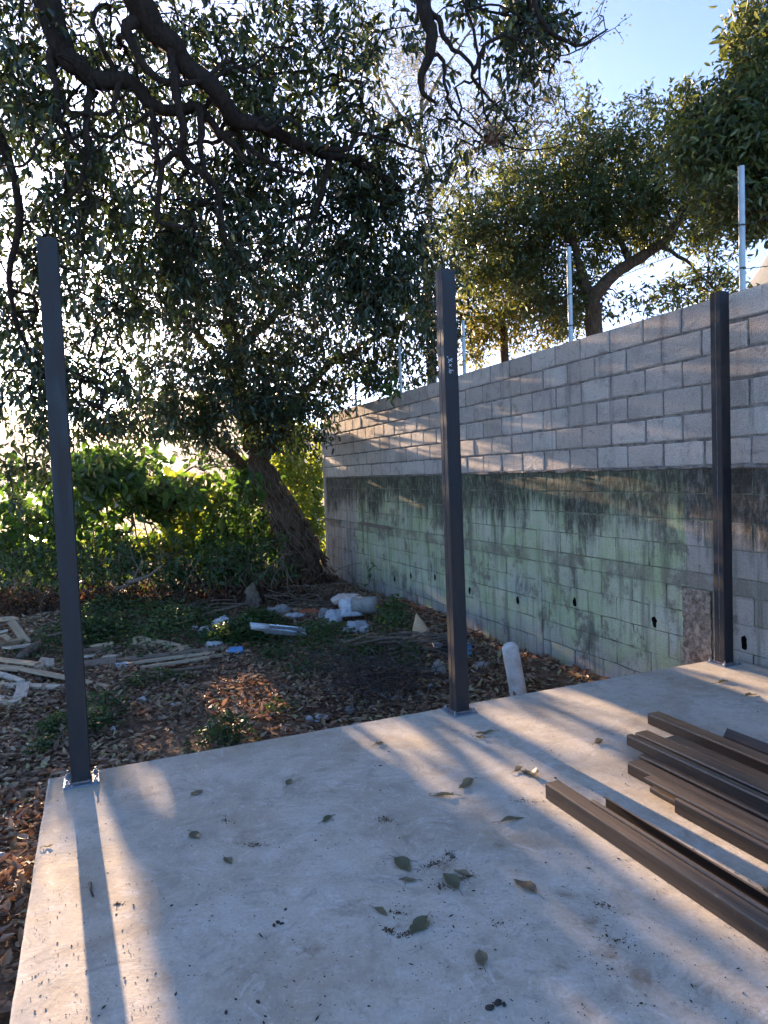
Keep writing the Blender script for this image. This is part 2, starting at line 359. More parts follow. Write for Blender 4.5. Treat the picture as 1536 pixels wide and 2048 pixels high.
# ------------------------------------------------------------------ ground, hills, haze
def build_ground():
    def axis(lo, hi, fine_lo, fine_hi, step):
        a = list(np.arange(fine_lo, fine_hi+1e-6, step)); x = fine_hi; s = step
        while x < hi: s *= 1.35; x += s; a.append(min(x, hi))
        x = fine_lo; s = step
        while x > lo: s *= 1.35; x -= s; a.insert(0, max(x, lo))
        return np.array(a)
    xs = axis(-2200, 2200, -9, 6, .12); ys = axis(-60, 2200, 0, 19, .12)
    X, Y = np.meshgrid(xs, ys); Z = gz(X, Y)
    fine = (np.abs(X) < 12) & (Y < 22)
    Z += np.where(fine, RS.normal(0, .011, X.shape), 0)
    # sunk below the slab
    n = gn[0]*X+gn[1]*Y; u = gw[0]*X+gw[1]*Y
    Z = np.where((n > SLABN+.05) & (u < SLABU-.05), -.9, Z)
    v = np.stack([X.ravel(), Y.ravel(), Z.ravel()], 1); w = len(xs)
    i = (np.arange(len(ys)-1)[:, None]*w+np.arange(w-1)).ravel()
    f = np.stack([i, i+1, i+1+w, i+w], 1)
    me = bpy.data.meshes.new('ground'); me.vertices.add(len(v)); me.vertices.foreach_set('co', v.ravel())
    me.loops.add(f.size); me.loops.foreach_set('vertex_index', f.ravel().astype(np.int32))
    me.polygons.add(len(f)); me.polygons.foreach_set('loop_start', np.arange(0, f.size, 4, dtype=np.int32))
    me.polygons.foreach_set('use_smooth', np.ones(len(f), bool)); me.update(); me.validate()
    me.materials.append(M['ground'])
    tag(link(bpy.data.objects.new('ground', me)), 'bare brown soil of the yard littered with dead leaves', 'ground', kind='structure')
build_ground()
def hill(name, az0, az1, dist, prof, depth, label):
    az = np.linspace(R_(az0), R_(az1), 420); rows = []
    for k, q in enumerate((0, .25, .5, .75, 1.0, 1.3)):
        hh = []
        for a in az:
            e = prof(math.degrees(a)); H = dist*math.tan(R_(e))
            s = math.sin(min(q, 1)*math.pi/2) if q <= 1 else .8
            d = dist+depth*(q-1)
            x, y = d*math.sin(a), d*math.cos(a)
            z = -2+(H+2)*s*(1+.10*(mnoise.noise(Vector((x*.005, y*.005, 1)))+.5*mnoise.noise(Vector((x*.018, y*.018, q*9+4)))))
            hh.append((x, y, z))
        rows.append(hh)
    v = [p for r in rows for p in r]; w = len(az)
    f = [(i*w+j, i*w+j+1, (i+1)*w+j+1, (i+1)*w+j) for i in range(len(rows)-1) for j in range(w-1)]
    tag(obj(name, v, f, M['hill'], smooth=True), label, 'hill', kind='structure')
hill('hill', -62, 2, 1500, lambda a: 5.3*math.exp(-((a+18)/22.)**2)+1.2*math.sin(a*.35)+1.0, 480, 'hazy wooded ridge below the low sun')
hill('hill', 14, 52, 1300, lambda a: 18*(1/(1+math.exp(-(a-26.6)/2.2)))+2.0+.12*mnoise.noise(Vector((a*1.3, 0, 0))), 380, 'pale steep hillside rising behind the wall at right')
def haze():
    b = MB(); b.box(np.array([0, 900, 262]), np.array([2300., 0, 0]), np.array([0, 1400., 0]), np.array([0, 0, 275.]))
    t = NT('haze'); t.N.remove(t.bsdf); v = t.N.new('ShaderNodeVolumePrincipled')
    v.inputs['Color'].default_value = (.93, .95, 1, 1); v.inputs['Density'].default_value = HAZE; v.inputs['Anisotropy'].default_value = .72
    t.L(v.outputs[0], t.out.inputs['Volume'])
    o = b.make('haze', t.m); tag(o, 'warm evening haze in the air', 'haze', kind='stuff'); o.display_type = 'WIRE'
HAZE = 0.0001
haze()

# ------------------------------------------------------------------ slab
def build_slab():
    pts = []
    def edge(a, b, step, jn, ju):
        a = np.array(a, float); b = np.array(b, float); k = max(2, int(np.linalg.norm(b-a)/step))
        for i in range(k):
            t = i/k; q = a+(b-a)*t
            s = 3.0*q[0]+2.1*q[1]
            j = mnoise.noise(Vector((s*1.7, 3.1, 0)))*.005+mnoise.noise(Vector((s*9, 1.1, 0)))*.003
            pts.append((q[0]+jn*j, q[1]+ju*j))
    edge((SLABN, -3.5), (SLABN, SLABU), .05, 1, 0)
    edge((SLABN, SLABU), (WALLN-.03, SLABU), .05, 0, .8)
    edge((WALLN-.03, SLABU), (WALLN-.03, -3.5), .4, 0, 0)
    edge((WALLN-.03, -3.5), (SLABN, -3.5), .4, 0, 0)
    P = np.array(pts); c = P.mean(0); k = len(P)
    inn = P+np.where(np.abs(P-c) > 0, np.sign(c-P), 0)*.012
    rings = [(inn, 0.0), (P+np.sign(c-P)*.003, -.006), (P, -.02), (P-np.sign(c-P)*.01, -.12), (P, -.95)]
    v = [G(n, u, z) for ring, z in rings for n, u in ring]
    f = [tuple(range(k))[::-1]]
    for r in range(len(rings)-1):
        f += [(r*k+i, r*k+(i+1) % k, (r+1)*k+(i+1) % k, (r+1)*k+i) for i in range(k)]
    tag(obj('concrete_slab', v, f, M['concrete']), 'pale trowelled concrete slab floor with dirt stains', 'slab', kind='structure')
build_slab()

# ------------------------------------------------------------------ block wall
def block_mesh(name, L, H, mat, var, cham=.006, depth=.035, hole=None):
    """front face looks to -x (local), length along y, height z, origin at the centre of the face"""
    rs = np.random.RandomState(var)
    a = np.array([(-L/2, -H/2), (L/2, -H/2), (L/2, H/2), (-L/2, H/2)]); a = a+rs.uniform(-.005, .005, a.shape)
    inn = a*(1-np.array([2*cham/L, 2*cham/H]))
    mid = inn+rs.uniform(-.002, .002, a.shape)
    if hole is None:                       # ragged outline: 14 points, corners knocked back a little
        o = [];
        for i, m in enumerate((4, 3, 4, 3)):
            for q in range(m):
                t = q/m; p = a[i]+(a[(i+1) % 4]-a[i])*t; o.append(p*(1-(rs.uniform(.004, .022) if q == 0 else 0)))
        o = np.array(o)+rs.normal(0, .0022, (14, 2)); k = 14; ii = o-np.sign(o)*np.minimum(np.abs(o), cham*rs.uniform(.7, 2.2, (k, 1)))*(np.abs(o) > np.array([L, H])*.42)
        v = [(rs.uniform(-.003, .0015), 0, 0)]+[(rs.uniform(-.001, .003), y, z) for y, z in ii]+[(cham*1.1, y, z) for y, z in o]+[(depth, y, z) for y, z in o]
        f = [(0, 1+i, 1+(i+1) % k) for i in range(k)]
        for r_ in range(2): f += [(1+r_*k+i, 1+(r_+1)*k+i, 1+(r_+1)*k+(i+1) % k, 1+r_*k+(i+1) % k) for i in range(k)]
        return mesh(name, v, f, mat)
    v = [(rs.uniform(-.002, .002), y, z) for y, z in mid]+[(cham, y, z) for y, z in a]+[(depth, y, z) for y, z in a]
    f = [(4+i, 4+(i+1) % 4, (i+1) % 4, i) for i in range(4)]+[(8+i, 8+(i+1) % 4, 4+(i+1) % 4, 4+i) for i in range(4)]
    if hole is None:
        f.append((0, 1, 2, 3))
    else:
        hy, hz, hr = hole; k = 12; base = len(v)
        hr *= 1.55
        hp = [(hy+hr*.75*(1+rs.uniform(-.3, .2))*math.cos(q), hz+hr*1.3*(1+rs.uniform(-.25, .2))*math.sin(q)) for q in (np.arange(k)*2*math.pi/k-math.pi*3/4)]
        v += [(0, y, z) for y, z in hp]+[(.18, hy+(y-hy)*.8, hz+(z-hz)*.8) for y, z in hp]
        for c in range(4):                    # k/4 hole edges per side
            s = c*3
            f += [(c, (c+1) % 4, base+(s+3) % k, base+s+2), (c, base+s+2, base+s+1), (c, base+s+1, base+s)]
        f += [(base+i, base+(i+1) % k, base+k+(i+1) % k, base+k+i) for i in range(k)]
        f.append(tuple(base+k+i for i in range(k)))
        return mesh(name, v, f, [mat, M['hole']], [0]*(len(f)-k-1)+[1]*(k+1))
    return mesh(name, v, f, mat)
def build_wall():
    root = thing('block_wall', G(WALLN, 9, -.6), 'tall concrete block wall with bare grey upper courses over mouldy green painted ones', 'wall')
    rz = GA                                     # local x -> gn, local y -> gw
    Rm = Matrix.Rotation(rz, 4, 'Z'); off = Vector(root.location)
    jobs = []
    U0, U1 = -2.6, WALLEND
    HB = 1.4/6
    rows = [('bare', 1.6+HB*i, HB, .0) for i in range(6)]
    rows += [('painted', 1.6-HB*(i+1), HB, .018) for i in range(4)]
    rows += [('painted', .525-HB*(i+1), HB, .018) for i in range(6)]
    col_u = onwall(1392, 1250)[0]; col2 = onwall(1076, 1200)[0]
    cols = [(col_u, .165, 'rough_conc'), (col2, .06, 'painted'), (onwall(697, 1120)[0], .10, 'painted')]
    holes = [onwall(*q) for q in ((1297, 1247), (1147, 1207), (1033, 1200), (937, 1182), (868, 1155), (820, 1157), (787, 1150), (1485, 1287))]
    for ri, (kind, z0, h, off_n) in enumerate(rows):
        u = U0 + (0 if ri % 2 else HB); cuts = [U0]
        while u < U1-.12: cuts.append(u+random.uniform(-.012, .012)); u += 2*HB
        cuts.append(U1)
        if kind == 'painted' and z0 < .4:
            for cu, hw, _ in cols:
                cuts = [c for c in cuts if not (cu-hw-.05 < c < cu+hw+.05)]+[cu-hw, cu+hw]
            cuts.sort()
        for a, b in zip(cuts[:-1], cuts[1:]):
            if b-a < .06: continue
            um = .5*(a+b)
            if kind == 'painted' and z0 < .4 and any(abs(um-cu) < hw for cu, hw, _ in cols): continue
            hl = None
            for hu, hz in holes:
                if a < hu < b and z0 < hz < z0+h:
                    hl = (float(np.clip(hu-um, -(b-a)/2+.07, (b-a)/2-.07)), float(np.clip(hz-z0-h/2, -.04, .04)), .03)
            P = G(WALLN+off_n, um, z0+h/2); d = np.linalg.norm(P-CAM)
            px = proj(P)[0] if P@cF > .3 else 9e9
            size = (b-a)*h/d**3 if -20 < px < 1560 else 1e-9/d
            if hl: size += 10
            jobs.append((size, kind, P, b-a, h, hl, ri))
    jobs.sort(key=lambda q: -q[0])
    cache = {}; rest = {'bare': MB(), 'painted': MB()}; nb = 0
    for k, (size, kind, P, L, h, hl, ri) in enumerate(jobs):
        j = .022 if kind == 'bare' else random.uniform(.007, .012)
        L = L-j; hh = h-j; var = (k*7+ri) % 7
        key = (kind, round(L, 2), var if hl is None else k+100)
        if key not in cache:
            cache[key] = block_mesh('block', L, hh, M[kind], hash(key[1:]) % 9999, .007 if kind == 'bare' else .004, hole=hl)
        jit = random.uniform(-.004, .004) if kind == 'bare' else random.uniform(-.002, .002)
        mw = Matrix.Translation(Vector(P-np.array(off))+Vector(gn)*jit) @ Rm @ Matrix.Rotation(random.uniform(-.006, .006), 4, 'X')
        if k < 300:
            o = bpy.data.objects.new('block', cache[key]); o.matrix_basis = mw; link(o, root)
        else:
            me = cache[key]; vv = [mw @ x.co for x in me.vertices]
            rest[kind].add([tuple(x) for x in vv], [tuple(p.vertices) for p in me.polygons])
    for kind, b in rest.items():
        o = bpy.data.objects.new('distant_blocks', mesh('distant_blocks', np.concatenate(b.v), b.f, M[kind])); link(o, root); tag(o, kind='stuff')
    def local(P): return np.asarray(P)-np.array(off)
    # mortar core, horizontal tie beam, columns, projecting mortar lip
    def wbox(name, n0, n1, u0_, u1_, z0, z1, mat):
        b = MB(); b.box(local(G((n0+n1)/2, (u0_+u1_)/2, (z0+z1)/2)), gn*(n1-n0)/2, gw*(u1_-u0_)/2, np.array([0, 0, (z1-z0)/2]))
        o = bpy.data.objects.new(name, mesh(name, np.concatenate(b.v), b.f, mat)); return link(o, root)
    # core is set back behind the weep holes too: two skins leave the holes open
    wbox('mortar', WALLN+.012, WALLN+.16, U0, U1-.004, 1.595, 2.994, M['mortar'])
    wbox('mortar', WALLN+.026, WALLN+.17, U0, U1-.006, .522, 1.593, M['mortar_low'])
    wbox('mortar', WALLN+.175, WALLN+.19, U0, U1-.006, -1.1, .520, M['mortar'])
    def strip(name, z0, z1, nb_, mat, rough, step=.035, rows_=5):
        us = np.arange(U0, U1, step); v = []; f = []
        for i, u in enumerate(us):
            for r in range(rows_):
                t = r/(rows_-1); q = Vector((u*6, t*2, z0*3))
                d = nb_+rough*(mnoise.noise(q)+.6*mnoise.noise(q*3.1))
                zz = z0+(z1-z0)*t+(rough*.8*mnoise.noise(Vector((u*4, 7, z0+t))) if 0 <= r else 0)
                d = d if 0 < r < rows_-1 else .02+nb_*0
                v.append(local(G(WALLN+d if r in (0, rows_-1) else WALLN-d, u, zz)))
        for i in range(len(us)-1):
            for r in range(rows_-1): f.append((i*rows_+r, i*rows_+r+1, (i+1)*rows_+r+1, (i+1)*rows_+r))
        o = bpy.data.objects.new(name, mesh(name, v, f, mat)); return link(o, root)
    strip('mortar_ledge', 1.578, 1.615, .004, M['mortar'], .022)
    wbox('tie_beam', WALLN+.012, WALLN+.17, U0, U1-.003, .530, .660, M['painted'])
    # fill joints of the lower zone: recessed thin mortar lines (behind each joint, clear of the holes)
    jb = MB()
    for i in range(7):
        z = .525-HB*i
        jb.box(local(G(WALLN+.04, (U0+U1)/2, z)), gn*.012, gw*(U1-U0-.02)/2, np.array([0, 0, .016]))
    for (size, kind, P, L, h, hl, ri) in jobs:
        if kind == 'painted' and P[2] < .5:
            u = P@gw
            for s in (-1, 1): jb.box(local(G(WALLN+.041, u+s*L/2, P[2])), gn*.0125, gw*.014, np.array([0, 0, HB/2-.014]))
    o = bpy.data.objects.new('mortar_joint', mesh('mortar_joint', np.concatenate(jb.v), jb.f, M['mortar_low'])); link(o, root)
    for cu, hw, mt in cols:
        n0 = WALLN+(.012 if mt == 'rough_conc' else .008)
        wbox('column', n0+(.02 if mt == 'rough_conc' else 0), WALLN+.172, cu-hw+.004, cu+hw-.004, -1.08, .522, M[mt])
        if mt == 'rough_conc':
            nu, nz = 22, 110; v = []; f = []
            for a in range(nu+1):
                for b_ in range(nz+1):
                    uu = cu-hw+.006+(2*hw-.012)*a/nu; zz = -1.07+1.59*b_/nz; q = Vector((uu*14, zz*14, 1))
                    d = .010*mnoise.noise(q)+.012*abs(mnoise.noise(q*2.6))+.010*mnoise.noise(q*.35)
                    v.append(local(G(WALLN+.012-d, uu, zz)))
            f = [(a*(nz+1)+b_, (a+1)*(nz+1)+b_, (a+1)*(nz+1)+b_+1, a*(nz+1)+b_+1) for a in range(nu) for b_ in range(nz)]
            link(bpy.data.objects.new('broken_plaster', mesh('broken_plaster', v, f, M[mt])), root)
    wbox('end_column', WALLN-.004, WALLN+.18, U1, U1+.14, -1.1, 3.02, M['bare'])
build_wall()

# ------------------------------------------------------------------ posts
def box_part(name, c, hx, hy, hz, mat, parent, ax=None, bev=0.0):
    ax = ax if ax is not None else (gn, gw, np.array([0, 0, 1.]))
    b = MB(); c = np.asarray(c, float)
    if bev == 0: b.box(c, ax[0]*hx, ax[1]*hy, ax[2]*hz)
    else:
        pr = [(hx-bev, -hy), (hx, -hy+bev), (hx, hy-bev), (hx-bev, hy), (-hx+bev, hy), (-hx, hy-bev), (-hx, -hy+bev), (-hx+bev, -hy)]
        v = [c+ax[0]*x+ax[1]*y+ax[2]*s*hz for s in (-1, 1) for x, y in pr]
        b.add(v, [(i, (i+1) % 8, 8+(i+1) % 8, 8+i) for i in range(8)]+[tuple(range(8))[::-1], tuple(range(8, 16))])
    return b.make(name, mat, parent)
def bolt(c, parent, h=.045):
    o = MB(); o.tube([c, c+np.array([0, 0, h])], .0055, 8); s = o.make('anchor_bolt', M['bolt'], parent)
    s.location = (0, 0, 0)
    n_ = MB(); n_.tube([c+np.array([0, 0, .004]), c+np.array([0, 0, .014])], .0105, 6)
    w_ = MB(); w_.tube([c+np.array([0, 0, .0005]), c+np.array([0, 0, .0045])], .015, 12)
    for b, nm in ((n_, 'nut'), (w_, 'washer')):
        q = b.make(nm, M['bolt'], parent); q.parent = s
def post(n, u, label, h=2.955, lean=0.0):
    root = thing('steel_post', G(n, u, 0), label, 'post', 'square steel posts bolted to the slab')
    box_part('base_plate', G(n, u, .006), .090, .090, .0058, M['plate'], root, bev=.004)
    Z = np.array([0, 0, 1.])
    # two C channels face to face: the lips meet in a groove on the left and right faces
    for s in (-1, 1):
        box_part('shaft_channel', G(n, u+s*.0256, .012+h/2), .05, .0244, h/2, M['steel'], root, bev=.004)
    box_part('seam_weld', G(n, u, .012+h/2), .047, .0030, h/2-.001, M['weld'], root)
    wb = MB()
    for s, (a, b_) in enumerate(((gn, gw), (gw, gn), (-gn, gw), (-gw, gn))):
        for k in range(9):
            q = G(n, u, .014)+a*.053+b_*(-.045+.09*k/8)
            wb.box(q, a*random.uniform(.003, .006), b_*.006, Z*random.uniform(.003, .008))
    wb.make('base_weld', M['weld'], root)
    for a in (-1, 1):
        for b_ in (-1, 1):
            bolt(G(n+a*.0725, u+b_*.0725, .012), root, random.uniform(.026, .036))
    return root
PN = [-0.165, 2.22, 4.645]; PU = 4.255
post(PN[0], PU, 'dark steel post at the left corner of the slab, in front of the low sun')
p2 = post(PN[1], PU, 'middle dark steel post with a chalked size near its top')
post(PN[2], PU, 'black steel post standing close against the block wall')
def chalk():
    # 9' x 1/4"  chalked sideways (reading upwards) on the viewer's face of the middle post
    S = [[(.62, .30), (.45, .06), (.15, .06), (.02, .22), (.12, .42), (.45, .42), (.62, .30), (.64, .05), (.60, -.25), (.52, -.5)],
         [(.86, .52), (.80, .30)],
         [(1.35, .42), (1.75, -.1)], [(1.72, .42), (1.38, -.1)],
         [(2.05, .62), (2.12, .40)],
         [(2.25, .35), (2.42, .52), (2.42, .05)], [(2.28, -.30), (2.75, .55)], [(2.62, .05), (2.58, -.12), (2.86, -.12)], [(2.78, .08), (2.78, -.42)],
         [(3.05, .78), (3.10, .60)], [(3.18, .78), (3.22, .62)]]
    u_, z_ = gw, np.array([0, 0, 1.]); s = .034
    pz = 2.29
    b = MB()
    for st in S:
        q = [G(PN[1]-.004, PU-.0507, pz)+np.array([0, 0, 1.])*(x*s)-gn*(y*s) for x, y in st]
        for a, c in zip(q[:-1], q[1:]):
            d = norm(c-a); e = np.cross(d, -gw)*.0013
            off = -gw*.0006
            b.add([a-e, a+e, c+e, c-e, a-e+off, a+e+off, c+e+off, c-e+off], [(0, 1, 2, 3), (7, 6, 5, 4), (0, 4, 5, 1), (1, 5, 6, 2), (2, 6, 7, 3), (3, 7, 4, 0)])
    b.make('chalk_writing', M['chalk'], p2)
chalk()
#VEG
# ------------------------------------------------------------------ foliage tools
LEAF8 = dict(v=np.array([(0, 0, 0), (.30, .42, .10), (.68, .38, .06), (1, 0, -.12), (.30, -.42, .10), (.68, -.38, .06), (.32, 0, -.03), (.70, 0, -.05)]),
             f=[(0, 6, 1), (0, 4, 6), (6, 7, 2, 1), (4, 5, 7, 6), (7, 3, 2), (5, 3, 7)])
LEAF4 = dict(v=np.array([(0, 0, 0), (.45, .45, .08), (1, 0, -.08), (.45, -.45, .08)]), f=[(0, 2, 1), (0, 3, 2)])
LEAFCURL = dict(v=np.array([(0, 0, .05), (.28, .40, .15), (.7, .36, .12), (1, .04, .12), (.28, -.42, .10), (.7, -.34, .17), (.3, 0, 0), (.72, 0, .02)]), f=LEAF8['f'])
def leaf_frames(d, rs, face=None):
    """orthonormal frames: x along the leaf, z its face normal (random about the leaf axis, biased up)"""
    d = norm(d); up = np.array([0, 0, 1.])+rs.normal(0, .75, d.shape)
    if face is not None: up = face+rs.normal(0, .35, d.shape)
    y = norm(np.cross(up, d)); z = np.cross(d, y); return d, y, z
def leaf_batch(name, P, d, Ls, Wd, tmpl, mat, parent=None, kind='stuff', rs=RS, face=None, var=None):
    N = len(P); T = tmpl['v']; K = len(T)
    x, y, z = leaf_frames(d, rs, face)
    curl = rs.uniform(.4, 1.9, N)
    V = P[:, None, :]+x[:, None, :]*(T[None, :, 0, None]*Ls[:, None, None])+y[:, None, :]*(T[None, :, 1, None]*Wd[:, None, None])+z[:, None, :]*(T[None, :, 2, None]*(Ls*curl)[:, None, None])
    if parent is not None: V = V-np.array(parent.matrix_basis.translation)
    V = V.reshape(-1, 3)
    loops = np.concatenate([np.array(f) for f in tmpl['f']]); sizes = np.array([len(f) for f in tmpl['f']])
    li = (np.arange(N)[:, None]*K+loops[None, :]).ravel().astype(np.int32); sz = np.tile(sizes, N)
    me = bpy.data.meshes.new(name); me.vertices.add(len(V)); me.vertices.foreach_set('co', V.ravel())
    me.loops.add(len(li)); me.loops.foreach_set('vertex_index', li)
    me.polygons.add(len(sz)); me.polygons.foreach_set('loop_start', (np.cumsum(sz)-sz).astype(np.int32))
    at_ = me.attributes.new('var', 'FLOAT', 'POINT')
    vv = rs.uniform(0, 1, N) if var is None else var
    at_.data.foreach_set('value', np.repeat(vv, K).astype(np.float32))
    me.update(calc_edges=True); me.materials.append(mat)
    o = link(bpy.data.objects.new(name, me), parent)
    if kind: o['kind'] = kind
    return o
_leafmesh = {}
def single_leaves(P, d, Ls, Wd, mat, parent, rs=RS, name='leaf', tmpl=LEAF8):
    key = (mat.name, id(tmpl))
    if key not in _leafmesh: _leafmesh[key] = mesh('leaf', tmpl['v'], tmpl['f'], mat)
    x, y, z = leaf_frames(d, rs); base = np.array(parent.matrix_basis.translation) if parent else 0
    for i in range(len(P)):
        p = P[i]-base; c = rs.uniform(.4, 1.6)
        o = bpy.data.objects.new(name, _leafmesh[key])
        o.matrix_basis = Matrix(((x[i][0]*Ls[i], y[i][0]*Wd[i], z[i][0]*Ls[i]*c, p[0]), (x[i][1]*Ls[i], y[i][1]*Wd[i], z[i][1]*Ls[i]*c, p[1]), (x[i][2]*Ls[i], y[i][2]*Wd[i], z[i][2]*Ls[i]*c, p[2]), (0, 0, 0, 1)))
        link(o, parent)

# Where the evening sun reaches the slab in the photograph: the gaps between the branches. Foliage and twigs
# that would stand in one of those gaps are not grown.
def inpoly(x, y, poly):
    r = np.zeros(np.shape(x), bool); k = len(poly); j = k-1
    for i in range(k):
        xi, yi = poly[i]; xj, yj = poly[j]
        r ^= ((yi > y) != (yj > y)) & (x < (xj-xi)*(y-yi)/(yj-yi+1e-12)+xi); j = i
    return r
def lift(x, y):
    P = gpg(x, y); P = P+SUN*(-P[2]/SUN[2]); return proj(P)
GAPS = [(.95, [(690, 1452), (760, 1435), (830, 1440), (905, 1520), (890, 1600), (820, 1560)]),
        (.97, [(850, 1425), (1000, 1400), (1536, 1640), (1536, 1960), (1300, 1760), (1120, 1660), (1000, 1590)]),
        (.93, [(1000, 1620), (1120, 1690), (1300, 1800), (1536, 1950), (1536, 2048), (1290, 2048), (1180, 1850)]),
        (.75, [(1000, 1400), (1190, 1365), (1536, 1520), (1536, 1640)]),
        (.99, [(55, 1690), (155, 1630), (185, 2048), (0, 2048)]),
        (.99, [(165, 1580), (235, 1580), (310, 2048), (185, 2048)]),
        (.99, [(228, 1525), (330, 1500), (320, 1590), (240, 1600)]),
        (.95, [(0, 1660), (60, 1640), (50, 1800), (0, 1820)]),
        (.97, [lift(*q) for q in ((425, 1380), (500, 1330), (560, 1380), (590, 1460), (470, 1480), (420, 1430))]),
        (.9, [lift(*q) for q in ((0, 1650), (60, 1630), (60, 1780), (0, 1830))])]
# shade bars across those gaps: leaves kept, and clusters added to cast them
BARS = [[(835, 1455), (862, 1455), (1040, 1635), (1000, 1640)], [(945, 1452), (965, 1448), (1110, 1560), (1080, 1565)], [(1120, 1440), (1160, 1440), (1420, 1590), (1400, 1620)],
        [(1150, 1385), (1200, 1375), (1400, 1450), (1380, 1470)], [(1060, 1670), (1090, 1668), (1300, 1900), (1260, 1900)], [(1180, 1760), (1210, 1755), (1420, 1990), (1380, 2000)]]
def gap_prob(P):
    """probability that something at P is missing because a gap in the branches lies there"""
    q = P-SUN[None, :]*(P[:, 2:3]/SUN[2]); keep = np.zeros(len(P))
    f = (q-CAM)@cF; ok = (f > .3) & (P[:, 2] > .05)
    x = np.where(ok, 768+FPX*((q-CAM)@cR)/np.where(ok, f, 1), -1e4); y = np.where(ok, 1024-FPX*((q-CAM)@cU)/np.where(ok, f, 1), -1e4)
    for pr, poly in GAPS: keep = np.maximum(keep, np.where(ok & inpoly(x, y, poly), pr, 0))
    for poly in BARS: keep = np.where(ok & inpoly(x, y, poly), np.minimum(keep, .15), keep)
    return keep

